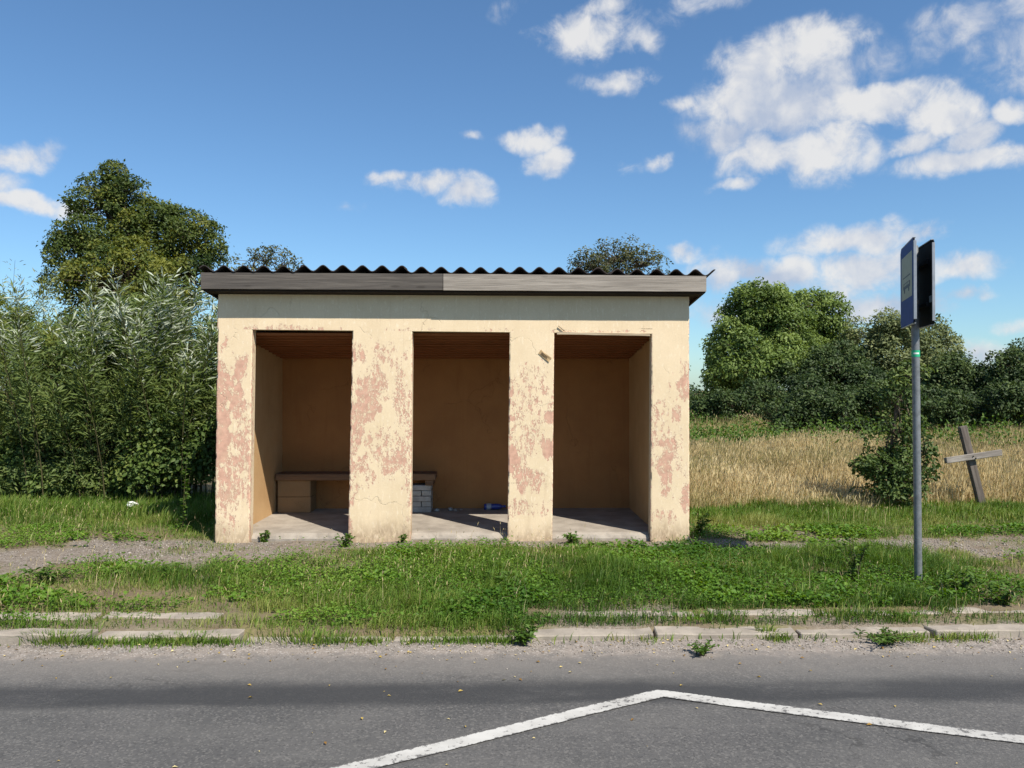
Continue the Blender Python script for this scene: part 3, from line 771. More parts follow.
# barge boards closing both verges
for x in (fl[0] + 0.0, frr[0] - 0.024):
    bm = bmesh.new(); vs = []
    for xx in (x, x + 0.024):
        for y_ in (FY + 0.031, BACK):
            for dz in (-0.002, 0.15):
                vs.append(bm.verts.new((xx, y_, roof_under(y_) + zt(x) + dz)))
    for f_ in ((0, 1, 3, 2), (4, 6, 7, 5), (0, 4, 5, 1), (2, 3, 7, 6), (0, 2, 6, 4), (1, 5, 7, 3)): bm.faces.new([vs[i] for i in f_])
    mesh_bm('barge_board', bm, M['soffit'], roof)
# corrugated sheets
WAVE = 0.2032; AMP = 0.031
x0s = fr(201, 268, FY)[0] - 0.02; x1s = fr(715.5, 268, FY)[0]
ns = 5; wpts = 12
for k in range(ns):
    xa = x0s + (x1s - x0s) * k / ns - (0.03 if k else 0); xb = x0s + (x1s - x0s) * (k + 1) / ns
    kx = int((xb - xa) / WAVE * wpts); X = np.linspace(xa, xb, kx + 1)
    lift = 0.008 * (k % 2) + random.uniform(-0.005, 0.006)
    tilt_k = random.uniform(-0.006, 0.006)
    droop = random.uniform(-0.015, 0.02)
    Ys = np.linspace(FY - 0.006 + droop * 0.25, BACK + 0.1, 5)
    Zw = AMP * np.cos(2 * np.pi * (X - x0s - 0.05) / WAVE)
    rows = []
    for th in (0.0, 0.009):
        for y_ in Ys:
            z = fl[1] + AMP + 0.004 - ROOF_S * (y_ - FY) + (X - fl[0]) * (frr[1] - fl[1]) / (frr[0] - fl[0]) + Zw + lift + tilt_k * (y_ - FY) * 0 + th
            rows.append(np.stack([X, np.full_like(X, y_), z], 1))
    V = np.concatenate(rows); nX = len(X); nY = len(Ys)
    fs = []
    i = np.arange(nX - 1)
    for layer in range(2):
        for j in range(nY - 1):
            a = (layer * nY + j) * nX + i; c = a + nX
            fs.append(np.stack([a, c, c + 1, a + 1] if layer == 0 else [a, a + 1, c + 1, c], 1))
    for j in (0, nY - 1):
        a = j * nX + i; c = (nY + j) * nX + i
        fs.append(np.stack([a, a + 1, c + 1, c], 1))
    for e in (0, nX - 1):
        for j in range(nY - 1):
            a = j * nX + e; c = (nY + j) * nX + e
            fs.append(np.array([[a, a + nX, c + nX, c]]))
    mesh_np('roof_sheet', V, np.concatenate(fs), M['sheet'], roof, smooth=False)

def shelter_world(x, y, z):
    c, s = math.cos(YAW), math.sin(YAW); return (c * x - s * y, FD + s * x + c * y, z)

# torn notice on the third pillar and loose wooden strip over the right bay
nx_, nz_ = fr(545, 356)
nt = thing('torn_notice', 'small tilted tan paper notice stuck near the top of a pillar', 'notice', shelter_world(nx_, -0.004, nz_), YAW)
nt.rotation_euler = (0, R(38), YAW)
bm = bmesh.new(); vs = [bm.verts.new((x, -0.003 - 0.004 * (i % 2), z)) for i, (x, z) in enumerate([(-0.072, -0.024), (0.075, -0.027), (0.066, 0.0), (0.07, 0.026), (-0.02, 0.023), (-0.076, 0.027)])]
f_ = bm.faces.new(vs); r_ = bmesh.ops.extrude_face_region(bm, geom=[f_]); bmesh.ops.translate(bm, vec=(0, 0.002, 0), verts=[v for v in r_['geom'] if isinstance(v, bmesh.types.BMVert)])
mesh_bm('paper', bm, M['notice'], nt)
for k, (a, c, z) in enumerate(((-0.052, 0.045, 0.011), (-0.05, 0.03, 0.0), (-0.052, 0.04, -0.011))):
    box('print_line', M['notice_print'], nt, a, c, -0.0095, -0.008, z - 0.002, z + 0.002, 0)
a0, a1 = fr(557, 333.2), fr(650, 335.0)
ls = thing('wooden_strip', 'thin splintered wooden strip along the top edge of the right bay', 'strip', shelter_world(0, 0, 0), YAW)
board('batten', M['strip'], ls, (a0[0], a0[1] + 0.012), (a0[0], a0[1] - 0.012), (a1[0], a1[1] + 0.008), (a1[0], a1[1] - 0.010), -0.016, -0.003, 0.014)
sx_, sz_ = fr(562, 330.5)
bm = bmesh.new(); bm_box(bm, -0.05, 0.035, -0.012, -0.004, -0.008, 0.006, 0.002, 0.003)
o = mesh_bm('splinter', bm, M['strip'], ls); o.location = (sx_, -0.008, sz_ + 0.02); o.rotation_euler = (0, R(38), 0)

# ------------------------------------------------------------------ bench
bn = thing('bench', 'dark wooden plank bench on block supports inside the shelter', 'bench', shelter_world(0, 0, FZ), YAW)
bx0, bx1 = xin_l + 0.01, -0.93
by0, by1 = BY - 0.37, BY - 0.02
for k in range(2):
    ya = by0 + k * 0.178
    box('seat_plank', M['bench'], bn, bx0, bx1 + random.uniform(-0.02, 0.01), ya, ya + 0.168, 0.405, 0.485 + random.uniform(-0.004, 0.004), 0.008)
box('end_batten', M['bench'], bn, bx1 - 0.13, bx1 - 0.03, by0 + 0.02, by1 - 0.02, 0.340, 0.404, 0.005)
sup = bpy.data.objects.new('support', None); link(sup, bn, label='cream painted block support')
for r_ in range(2):
    box('block', M['block'], sup, bx0 + 0.02, bx0 + 0.43, by0 + 0.04, by1, 0.0 + r_ * 0.2, 0.196 + r_ * 0.2 + (0.008 if r_ else 0), 0.006, 0.002)
sup2 = bpy.data.objects.new('support', None); link(sup2, bn, label='support of stacked pale grey bricks')
for r_ in range(5):
    n_ = 2
    for q in range(n_):
        w = 0.12 if (r_ % 2) else 0.245
        xa = -1.235 + (q * 0.127 if r_ % 2 else 0)
        ya = by0 + 0.05 + (0 if r_ % 2 else q * 0.128)
        ln = 0.25 if r_ % 2 else 0.122
        box('brick', M['brick'], sup2, xa + random.uniform(-0.006, 0.006), xa + w, ya + random.uniform(-0.006, 0.006), ya + ln, r_ * 0.068, r_ * 0.068 + 0.064, 0.005, 0.0015)

# rubble bits on the floor by the wall and the bottle
def pebble_bm(r):
    bm = bmesh.new(); bmesh.ops.create_icosphere(bm, subdivisions=1, radius=r)
    for v in bm.verts: v.co = Vector((v.co.x * random.uniform(0.8, 1.4), v.co.y * random.uniform(0.7, 1.2), v.co.z * random.uniform(0.5, 0.8)))
    return bm
RUB = ['lump of rubble nearest the brick bench support', 'largest rubble lump on the shelter floor by the bench end', 'small rubble lump just right of the largest one', 'tiny rubble lump farthest from the bench']
for k, (lx, ly, r_) in enumerate(((-0.92, 1.60, 0.035), (-0.75, 1.65, 0.045), (-0.69, 1.62, 0.025), (-0.62, 1.7, 0.02))):
    o = mesh_bm('rubble_lump', pebble_bm(r_), M['brick'], label=RUB[k], cat='rubble', group='rubble by the bench support')
    o.location = shelter_world(lx, ly, FZ + r_ * 0.45); o.rotation_euler = (0, 0, k * 1.3)
bo = thing('plastic_bottle', 'dark blue plastic bottle with pale label lying on the shelter floor', 'bottle', shelter_world(-0.33, 1.70, FZ + 0.041), YAW + R(6))
def lathe_x(name, prof, mat, parent, seg=16):
    a = np.linspace(0, 2 * np.pi, seg, endpoint=False)
    V = np.concatenate([np.stack([np.full(seg, x), r * np.cos(a), r * np.sin(a)], 1) for x, r in prof])
    i = np.arange(len(prof) - 1)[:, None]; j = np.arange(seg)[None, :]
    F = np.stack([i * seg + j, i * seg + (j + 1) % seg, (i + 1) * seg + (j + 1) % seg, (i + 1) * seg + j], -1).reshape(-1, 4)
    return mesh_np(name, V, F, mat, parent, smooth=True)
lathe_x('body', [(0, 0.001), (0.0, 0.034), (0.01, 0.04), (0.09, 0.039), (0.10, 0.036), (0.17, 0.038), (0.20, 0.034), (0.235, 0.018), (0.25, 0.0135), (0.262, 0.0135)], M['bottle'], bo)
lathe_x('label_sleeve', [(0.03, 0.0405), (0.032, 0.0415), (0.085, 0.0412), (0.09, 0.0398)], M['bottle_label'], bo)
lathe_x('cap', [(0.255, 0.0138), (0.255, 0.0155), (0.275, 0.0155), (0.277, 0.014), (0.277, 0.001)], M['bottle'], bo)

# ------------------------------------------------------------------ bus stop sign
PX, PY = 3.442, 6.62
pz = float(ground_z(PX, PY))
bs = thing('bus_stop_sign', 'grey steel pole carrying two back to back bus stop panels', 'road sign', (PX, PY, pz))
Pz = np.array([[0, 0, -0.15], [0.0, 0, 0.0], [-0.006, 0, 0.8], [-0.012, 0, 1.6], [-0.018, 0, 2.2], [-0.024, 0.0, 2.86], [-0.024, 0, 2.862]])
V, F = tubes([(Pz, [0.031] * 6 + [0.001])], 16)
pole = mesh_np('pole', V, F, M['galv'], bs, smooth=True)
# green sticker round the pole
a = np.linspace(R(150), R(330), 12)
def sticker(name, mat, z0, z1, r, a):
    V = np.concatenate([np.stack([r * np.cos(a) - 0.0145, r * np.sin(a), np.full(len(a), z)], 1) for z in (z0, z1)])
    i = np.arange(len(a) - 1); k = len(a)
    return mesh_np(name, V, np.stack([i, i + 1, i + 1 + k, i + k], 1), mat, pole)
zs = 1.6 + (390 - 353.5) / 780 * 6.6 - pz
sticker('sticker', M['green_tape'], zs - 0.028, zs + 0.028, 0.0325, a)
sticker('sticker_print', M['tape_white'], zs - 0.006, zs + 0.008, 0.0335, np.linspace(R(210), R(290), 8))
def sign_panel(xa, ya, xb, yb, zb, ztp, face_left, label):
    """upright plate from far edge a to near edge b (world xy)"""
    A = np.array([xa, ya]); B = np.array([xb, yb]); L = float(np.linalg.norm(B - A)); d = (B - A) / L
    ang = math.atan2(d[1], d[0])
    o = bpy.data.objects.new('sign_panel', None); link(o, bs, label=label)
    o.location = (A[0] - PX, A[1] - PY, zb - pz); o.rotation_euler = (0, 0, ang)
    H = ztp - zb
    sgn = 1 if face_left else -1          # printed face normal along local +-y
    def rr(x0, x1, z0, z1, r, y0, y1, mat, name):
        bm = bmesh.new(); pts = []
        for cx, cz, s0 in ((x1 - r, z0 + r, -90), (x1 - r, z1 - r, 0), (x0 + r, z1 - r, 90), (x0 + r, z0 + r, 180)):
            for k in range(5): an = R(s0 + k * 22.5); pts.append((cx + r * math.cos(an), cz + r * math.sin(an)))
        f1 = [bm.verts.new((x, y0, z)) for x, z in pts]; f2 = [bm.verts.new((x, y1, z)) for x, z in pts]
        bm.faces.new(f1); bm.faces.new(f2[::-1]); k = len(pts)
        for i in range(k): bm.faces.new([f1[i], f1[(i + 1) % k], f2[(i + 1) % k], f2[i]])
        return mesh_bm(name, bm, mat, o)
    s = sgn
    rr(0, L, 0, H, 0.035, -0.004, 0.004, M['sign_back'], 'plate')
    rr(0.006, L - 0.006, 0.006, H - 0.006, 0.032, s * 0.0042, s * 0.0065, M['sign_blue'], 'blue_face')
    rr(L * 0.10, L * 0.90, H * 0.33, H * 0.86, 0.012, s * 0.0068, s * 0.0082, M['sign_white'], 'white_field')
    # bus pictogram and a line of print
    rr(L * 0.24, L * 0.76, H * 0.455, H * 0.53, 0.012, s * 0.0084, s * 0.0094, M['sign_black'], 'bus_symbol')
    for q in range(4): rr(L * (0.28 + 0.115 * q), L * (0.28 + 0.115 * q + 0.085), H * 0.492, H * 0.52, 0.004, s * 0.0096, s * 0.0101, M['sign_white'], 'bus_window')
    for q in (0.34, 0.66): rr(L * q - 0.028, L * q + 0.028, H * 0.455 - 0.034, H * 0.455 + 0.022, 0.027, s * 0.0084, s * 0.0096, M['sign_black'], 'bus_wheel')
    rr(L * 0.22, L * 0.78, H * 0.592, H * 0.606, 0.003, s * 0.0084, s * 0.0094, M['sign_black'], 'print_line')
    # folded rim
    for (x0, x1, z0, z1) in ((-0.004, 0.004, 0.03, H - 0.03), (L - 0.004, L + 0.004, 0.03, H - 0.03), (0.03, L - 0.03, -0.004, 0.004), (0.03, L - 0.03, H - 0.004, H + 0.004)):
        box('rim', M['sign_rim'], o, x0, x1, min(-s * 0.016, s * 0.007), max(-s * 0.016, s * 0.007), z0, z1, 0.002)
    # clamps to the pole
    for z in (H * 0.25, H * 0.75):
        box('bracket', M['sign_back'], o, L * 0.12, L * 0.88, min(-s * 0.04, -s * 0.017), max(-s * 0.04, -s * 0.017), z - 0.018, z + 0.018, 0.003)
    return o
def wp(px, d): return ((px - 512) / FPX * d, d)
a = wp(901.8, 6.93); c = wp(914.9, 6.32)
o = sign_panel(a[0], a[1], c[0], c[1], 2.145, 2.845, False, 'blue bus stop panel facing left')
a = wp(914.5, 6.95); c = wp(934.6, 6.36)
o = sign_panel(a[0], a[1], c[0], c[1], 2.135, 2.835, True, 'dark back of the second panel, facing the camera')
Lp = math.hypot(a[0] - c[0], a[1] - c[1])
st_ = box('sticker', M['sign_rim'], o, Lp * 0.80, Lp * 0.80 + 0.07, -0.0065, -0.0045, 0.19, 0.245, 0.0)
# ------------------------------------------------------------------ cross
CXp, CYp = 6.44, 10.7
cz_ = float(ground_z(CXp, CYp))
cr = thing('wooden_cross', 'leaning weathered grey wooden cross standing at the edge of the dry field', 'cross', (CXp, CYp, cz_))
bm = bmesh.new(); bm_box(bm, -0.047, 0.047, -0.04, 0.04, -0.25, 1.13, 0.006, 0.004)
o = mesh_bm('upright', bm, M['cross'], cr); o.rotation_euler = (R(-2), R(-12.5), 0)
bm = bmesh.new(); bm_box(bm, -0.41, 0.40, -0.095, -0.036, -0.042, 0.042, 0.006, 0.006)
o = mesh_bm('crossbar', bm, M['cross_bar'], cr); o.location = (-0.155, 0.0, 0.69); o.rotation_euler = (R(-2), R(-7.5), R(4))
for k, (x_, z_) in enumerate(((-0.175, 0.70), (-0.14, 0.675))):
    bm = bmesh.new(); bmesh.ops.create_cone(bm, cap_ends=True, segments=8, radius1=0.009, radius2=0.007, depth=0.012)
    o = mesh_bm('nail', bm, M['sign_black'], cr); o.location = (x_, -0.103, z_); o.rotation_euler = (R(90), 0, 0)

# crumpled tissue on the grass
lz = float(ground_z(-4.93, 10.15))
bm = bmesh.new(); bmesh.ops.create_icosphere(bm, subdivisions=3, radius=0.055)
for v in bm.verts:
    q = v.co.copy(); k = 0.6 + 0.9 * float(vnoise(q.x * 28 + 5, q.y * 28 + q.z * 40))
    v.co = Vector((q.x * k * 1.3, q.y * k, q.z * k * 0.75))
o = mesh_bm('crumpled_tissue', bm, M['litter'], label='crumpled white tissue lying in the grass by the bushes', cat='litter')
o.location = (-4.93, 10.15, lz + 0.12)

# ------------------------------------------------------------------ vegetation builders
def sph(n):
    v = RNG.normal(size=(n, 3)); return norm(v)
def make_tree(name, label, loc, lobes, n_leaf, leaf, mat, trunk_h, trunk_r, cl_r=0.45, per=55, group='trees beyond the shelter', up=0.5, shell=0.62, seed=0, cat='tree', bark='bark', tint0=0.5, skeleton=1.0, aspect=0.55, droop=0.0):
    """lobes: (x,y,z,rx,ry,rz) local; leaves in clumps in the shell of each lobe, carried by limbs and twigs"""
    root = thing(name, label, cat, loc, 0, group)
    vol = np.array([l[3] * l[4] + l[4] * l[5] + l[3] * l[5] for l in lobes]); vol = vol / vol.sum()
    paths = []
    top = max(l[2] for l in lobes)
    k = 7
    tz = np.linspace(-0.25, trunk_h, k); wob = np.cumsum(RNG.normal(size=(k, 2)) * 0.05 * trunk_h / 4, 0); wob[:2] *= 0.2
    TP = np.column_stack([wob, tz]); paths.append((TP, np.linspace(trunk_r, trunk_r * 0.45, k)))
    P, D, N, T = [], [], [], []
    for l, w in zip(lobes, vol):
        c = np.array(l[:3]); r = np.array(l[3:6])
        j = RNG.integers(k // 2, k); s = TP[j]
        mid = (s + c) / 2 + np.array([0, 0, 0.12 * r[2]]) + RNG.normal(size=3) * 0.1 * r
        paths.append((np.array([s, (s + mid) / 2 + RNG.normal(size=3) * 0.05, mid, (mid + c) / 2 + RNG.normal(size=3) * 0.06, c]), np.linspace(trunk_r * 0.42, trunk_r * 0.16, 5)))
        nc = max(5, int(n_leaf * w / per))
        dirs = sph(nc)
        low = dirs[:, 2] < -0.35; dirs[low, 2] *= -0.6; dirs = norm(dirs)
        rad = shell + (1 - shell) * RNG.random(nc) ** 0.6
        rad = rad * (0.78 + 0.44 * fbm(dirs[:, 0] * 2.2 + l[0], dirs[:, 2] * 2.2 + dirs[:, 1] * 1.7 + l[1], seed + 3, 2))
        inner = RNG.random(nc) < 0.14
        rad[inner] *= 0.3 + RNG.random(inner.sum()) * 0.5
        stray = RNG.random(nc) < 0.13
        rad[stray] = rad[stray] * RNG.uniform(1.1, 1.32, stray.sum())
        cc = c + dirs * rad[:, None] * r
        cc[:, 2] = np.maximum(cc[:, 2], 0.25)
        ctint = RNG.normal(0, 0.19, nc) + RNG.normal(0, 0.08)
        step = max(1, int(1 / max(0.01, 0.7 * skeleton)))
        for q in range(0, nc, step):
            m2 = (c + cc[q]) / 2 + RNG.normal(size=3) * 0.10 * r
            st = c + (cc[q] - c) * 0.1
            paths.append((np.array([st, m2, cc[q] + dirs[q] * cl_r * 0.3]), np.array([trunk_r * 0.12 + 0.004, trunk_r * 0.07 + 0.003, 0.003])))
        size = RNG.uniform(0.45, 1.35, nc); size[stray] = RNG.uniform(0.3, 0.6, stray.sum())
        cnt = (per * size ** 1.8).astype(int) + 3
        ci = np.repeat(np.arange(nc), cnt)
        n = len(ci)
        ld = norm(sph(n) + dirs[ci] * 0.45 + np.array([0, 0, 0.25]))
        rr = (0.35 + 0.7 * RNG.random(n) ** 0.5) * (1 + 0.35 * (RNG.random(n) < 0.08))
        off = ld * rr[:, None] * np.array([1, 1, 0.8]) * cl_r * size[ci][:, None]
        pp = cc[ci] + off
        nn = norm(ld * 0.8 + up * np.array([0.35, -0.42, 0.84]) + RNG.normal(size=(n, 3)) * 0.45)
        dd = norm(np.cross(nn, sph(n)) + ld * 0.35 + np.array([0, 0, -0.15 - droop]))
        P.append(pp); N.append(nn); D.append(dd); T.append(tint0 + ctint[ci] + RNG.normal(0, 0.13, n))
    P = np.concatenate(P); N = np.concatenate(N); D = np.concatenate(D); T = np.clip(np.concatenate(T), 0, 1)
    P[:, 2] = np.maximum(P[:, 2], 0.05)
    Ls = leaf * RNG.uniform(0.5, 1.45, len(P))
    V, F = leaves_geo(P, D, N, Ls, Ls * aspect)
    mesh_np('crown', V, F, mat, root, attrs={'tint': np.repeat(T, 4)})
    V, F = tubes(paths, 6)
    mesh_np('trunk', V, F, M[bark], root, smooth=True)
    return root
def make_osier(name, label, loc, n_shoot, hmin, hmax, spread, mat, leaf=0.13, asp=0.2, per=90, silver=0.3, silver_side=0.0, lean=0.35, group='bushes left of the shelter', tint0=0.5, silver_z=0.55, wind=(0.5, -0.25), leafy=0.05):
    """many upright shoots from a broad stool, set with narrow leaves"""
    root = thing(name, label, 'bush', loc, 0, group)
    paths, P, D, N, T, S = [], [], [], [], [], []
    for q in range(n_shoot):
        bx, by = RNG.normal(size=2) * np.array(spread) * 0.5
        h = RNG.uniform(hmin, hmax) * (1 - 0.18 * min(1, (abs(bx) / spread[0] + abs(by) / spread[1]) * 0.5))
        dx, dy = RNG.normal(size=2) * lean * 0.6 + np.array([bx / spread[0], by / spread[1]]) * lean
        k = 6; s = np.linspace(0, 1, k)
        C = np.column_stack([bx + dx * h * 0.5 * s ** 1.6, by + dy * h * 0.5 * s ** 1.6, h * s * (1 - 0.06 * s)])
        C[:, 0] += wind[0] * 0.12 * h * s ** 3; C[:, 1] += wind[1] * 0.12 * h * s ** 3
        C[0, 2] = -0.12
        paths.append((C, np.linspace(0.010, 0.0025, k)))
        n = int(per * RNG.uniform(0.7, 1.3)); u = leafy + (1 - leafy) * RNG.random(n) ** 0.8
        f = u * (k - 1); i = np.clip(f.astype(int), 0, k - 2); w = (f - i)[:, None]
        pos = C[i] * (1 - w) + C[i + 1] * w
        tan = norm(C[i + 1] - C[i])
        side = RNG.normal(size=(n, 3)) * np.array([1, 1, 0.35])
        dd = norm(tan * RNG.uniform(0.2, 0.9, n)[:, None] + norm(side) + np.array([wind[0], wind[1], 0.1]) * (0.3 + 0.5 * u[:, None]))
        pos = pos + norm(side) * RNG.uniform(0.0, 0.16, n)[:, None]
        nn = norm(np.array([0.3, -0.38, 0.7]) - tan * 0.2 + RNG.normal(size=(n, 3)) * 0.5)
        sv = silver * sstep(silver_z - 0.2, silver_z + 0.25, pos[:, 2] / hmax) * (0.45 + 1.1 * fbm(pos[:, 0] * 2.2, pos[:, 2] * 2.2, 3)) + silver_side * sstep(0, spread[0], pos[:, 0])
        S.append((RNG.random(n) < sv) * RNG.uniform(0.55, 1.0, n))
        P.append(pos); D.append(dd); N.append(nn); T.append(np.clip(tint0 + 0.22 * (u - 0.5) + RNG.normal(0, 0.15, n), 0, 1))
    P, D, N, T, S = [np.concatenate(a_) for a_ in (P, D, N, T, S)]
    P[:, 2] = np.maximum(P[:, 2], 0.03)
    Ls = leaf * RNG.uniform(0.6, 1.25, len(P))
    V, F = leaves_geo(P, D, N, Ls, Ls * asp, 0.15)
    mesh_np('foliage', V, F, mat, root, attrs={'tint': np.repeat(T, 4), 'silver': np.repeat(S, 4)})
    V, F = tubes(paths, 5)
    mesh_np('stems', V, F, M['twig'], root, smooth=True)
    return root
def gz(x, y): return float(ground_z(x, y))
def at(px, d): return ((px - 512) / FPX * d, d, gz((px - 512) / FPX * d, d) - 0.02)
def hz(py, d): return CAM_Z + (HORIZON - py) / FPX * d     # height of an image row at depth d

# big olive tree behind the willows
d = 27.0
def L_(px, py, rx, rz, base, dd=0, ry=None):
    x = (px - 512) / FPX * (d + dd) - base[0]
    return (x, dd, hz(py, d + dd) - base[2], rx * d / FPX, (ry or rx) * d / FPX, rz * d / FPX)
b0 = at(135, d)
make_tree('ash_tree', 'tall dense olive green tree rising behind the silver willow', b0,
          [L_(104, 208, 30, 34, b0), L_(88, 248, 32, 40, b0, -0.6), L_(138, 240, 40, 46, b0, 0.5), L_(186, 238, 28, 30, b0), L_(130, 290, 62, 50, b0, -1), L_(122, 196, 22, 18, b0),
           L_(72, 285, 24, 50, b0, -0.5), L_(188, 280, 32, 46, b0), L_(106, 180, 18, 15, b0), L_(202, 252, 18, 28, b0), L_(152, 222, 22, 16, b0), L_(130, 360, 70, 70, b0)],
          105000, 0.10, M['leaf_big'], 4.6, 0.30, 0.38, 200, seed=1, up=0.45)
for (px, py, rx_, rz_, lab, sd, dd_) in ((266, 262, 26, 18, 'sparse twiggy treetop showing above the left roof end', 3, 24.0), (618, 262, 40, 20, 'small rounded treetop showing above the roof ridge right of centre', 5, 25.0)):
    d = dd_; b0 = at(px, d)
    make_tree('birch_tree', lab, b0, [L_(px, py, rx_ * 0.8, rz_, b0), L_(px - rx_ * 0.5, py + 6, rx_ * 0.7, rz_, b0), L_(px + rx_ * 0.55, py + 5, rx_ * 0.7, rz_, b0), L_(px, py + 30, rx_ * 1.3, rz_ * 1.6, b0), L_(px, py + 65, rx_ * 1.4, rz_ * 2, b0)],
              4200 if sd == 3 else 13000, 0.085, M['leaf_twiggy'], 4.2, 0.12, 0.24, 34, shell=0.35, seed=sd, tint0=0.5, skeleton=1.6)

# trees on the far side of the dry field
FG = 'trees beyond the dry field'
d = 36.0; b0 = at(765, d)
make_tree('maple_tree', 'rounded bright green tree, tallest of the trees beyond the field', b0,
          [L_(758, 316, 32, 24, b0), L_(738, 346, 26, 34, b0), L_(782, 340, 34, 38, b0), L_(762, 375, 46, 40, b0, -1), L_(728, 385, 16, 32, b0), L_(765, 300, 20, 12, b0), L_(748, 400, 34, 28, b0)],
          64000, 0.145, M['leaf_maple'], 3.2, 0.26, 0.5, 190, FG, seed=2, tint0=0.6)
d = 38.0; b0 = at(822, d)
make_tree('maple_tree', 'second bright green crown just right of the tallest field tree', b0,
          [L_(812, 308, 24, 14, b0), L_(826, 335, 18, 30, b0), L_(805, 355, 28, 36, b0), L_(830, 375, 28, 40, b0)],
          36000, 0.145, M['leaf_maple'], 3.2, 0.24, 0.5, 190, FG, seed=4, tint0=0.52)
d = 33.0; b0 = at(825, d)
make_tree('hawthorn_tree', 'low very dark green thicket tree in front of the bright crowns', b0,
          [L_(800, 392, 28, 26, b0), L_(838, 378, 28, 30, b0), L_(870, 395, 28, 30, b0), L_(825, 412, 56, 26, b0)],
          38000, 0.125, M['leaf_dark'], 1.6, 0.16, 0.46, 170, FG, seed=6, tint0=0.4)
d = 35.0; b0 = at(905, d)
make_tree('willow_tree', 'grey green tree directly behind the bus stop pole', b0,
          [L_(878, 342, 36, 24, b0), L_(915, 345, 36, 26, b0), L_(895, 375, 52, 36, b0), L_(862, 355, 24, 26, b0), L_(935, 365, 28, 30, b0), L_(900, 400, 60, 30, b0)],
          46000, 0.135, M['leaf_grey'], 2.2, 0.2, 0.5, 150, FG, seed=7, tint0=0.52)
d = 31.0; b0 = at(965, d)
make_tree('hawthorn_tree', 'dark broad tree between the pole and the right picture edge', b0,
          [L_(952, 385, 22, 26, b0), L_(984, 394, 22, 22, b0), L_(968, 402, 24, 20, b0), L_(960, 418, 44, 20, b0), L_(925, 408, 20, 20, b0)],
          36000, 0.12, M['leaf_dark'], 1.8, 0.16, 0.46, 160, FG, seed=8, tint0=0.45)
d = 30.0; b0 = at(1035, d)
make_tree('hawthorn_tree', 'dark tree cut off by the right picture edge above the cross', b0,
          [L_(1022, 375, 32, 26, b0), L_(1040, 385, 46, 40, b0), L_(1015, 405, 40, 30, b0), L_(1060, 375, 40, 40, b0), L_(1040, 420, 60, 20, b0)],
          36000, 0.12, M['leaf_dark'], 1.8, 0.18, 0.46, 160, FG, seed=9, tint0=0.42)
d = 30.0; b0 = at(735, d)
make_tree('elder_shrub', 'low dark green shrub at the foot of the tallest field tree', b0,
          [L_(728, 408, 22, 18, b0), L_(758, 402, 20, 22, b0), L_(712, 415, 18, 12, b0)], 9000, 0.11, M['leaf_dark'], 0.8, 0.06, 0.28, 60, 'shrubs along the field edge', seed=10, cat='shrub', tint0=0.42)
d = 60.0; b0 = at(690, d)
make_tree('alder_tree', 'low distant dark trees showing just right of the shelter wall', b0,
          [L_(675, 402, 26, 12, b0), L_(705, 408, 24, 10, b0), L_(740, 406, 30, 12, b0)], 6000, 0.26, M['leaf_dark'], 1.4, 0.15, 0.8, 40, FG, seed=12, tint0=0.4)

for (px_, d_px, top_, lab, sd) in ((640, 50.0, 352, 'distant alder hidden behind the right bay of the shelter', 41), (570, 52.0, 345, 'distant alder hidden behind the middle of the shelter', 42), (480, 48.0, 350, 'distant alder hidden behind the left half of the shelter', 43), (1120, 33.0, 365, 'dark tree standing outside the right picture edge', 44)):
    d = d_px; b0 = at(px_, d)
    make_tree('alder_tree', lab, b0, [L_(px_ - 22, top_ + 28, 22, 22, b0), L_(px_ + 18, top_ + 24, 24, 22, b0), L_(px_, top_ + 45, 44, 26, b0)], 9000, 0.2, M['leaf_dark'], 2.0, 0.16, 0.6, 80, FG, seed=sd, tint0=0.42)
for (px_, d_px, lobes_, lab, sd) in (
        (800, 25.0, [(785, 418, 24, 16), (812, 408, 22, 24), (800, 428, 34, 10)], 'dark elder shrub at the field edge below the bright crowns', 51),
        (858, 24.0, [(845, 415, 20, 18), (872, 408, 22, 26), (858, 428, 30, 10)], 'dark elder shrub at the field edge left of the oak sapling', 52),
        (955, 25.0, [(945, 412, 24, 18), (972, 418, 22, 14), (955, 428, 32, 8)], 'dark elder shrub at the field edge behind the cross', 53),
        (1018, 24.0, [(1010, 408, 20, 22), (1034, 414, 24, 20)], 'dark elder shrub at the field edge by the right picture edge', 54)):
    d = d_px; b0 = at(px_, d)
    make_tree('elder_shrub', lab, b0, [L_(*q, b0) for q in lobes_], 9000, 0.10, M['leaf_dark'], 0.9, 0.05, 0.26, 55, 'shrubs along the field edge', seed=sd, cat='shrub', tint0=0.42, shell=0.45)
# sapling by the bus stop pole
d = 10.55; b0 = at(893, d)
make_tree('oak_sapling', 'bushy young oak standing in the field edge behind the pole', b0,
          [L_(893, 480, 32, 30, b0), L_(880, 475, 22, 24, b0), L_(908, 470, 26, 28, b0), L_(897, 435, 22, 28, b0), L_(862, 468, 10, 10, b0), L_(900, 400, 18, 24, b0), L_(908, 378, 12, 22, b0), L_(925, 455, 14, 18, b0), L_(893, 500, 30, 14, b0)],
          7500, 0.060, M['leaf_oak'], 1.5, 0.028, 0.13, 45, 'shrubs along the field edge', seed=11, cat='shrub', tint0=0.45, shell=0.3, skeleton=1.2)

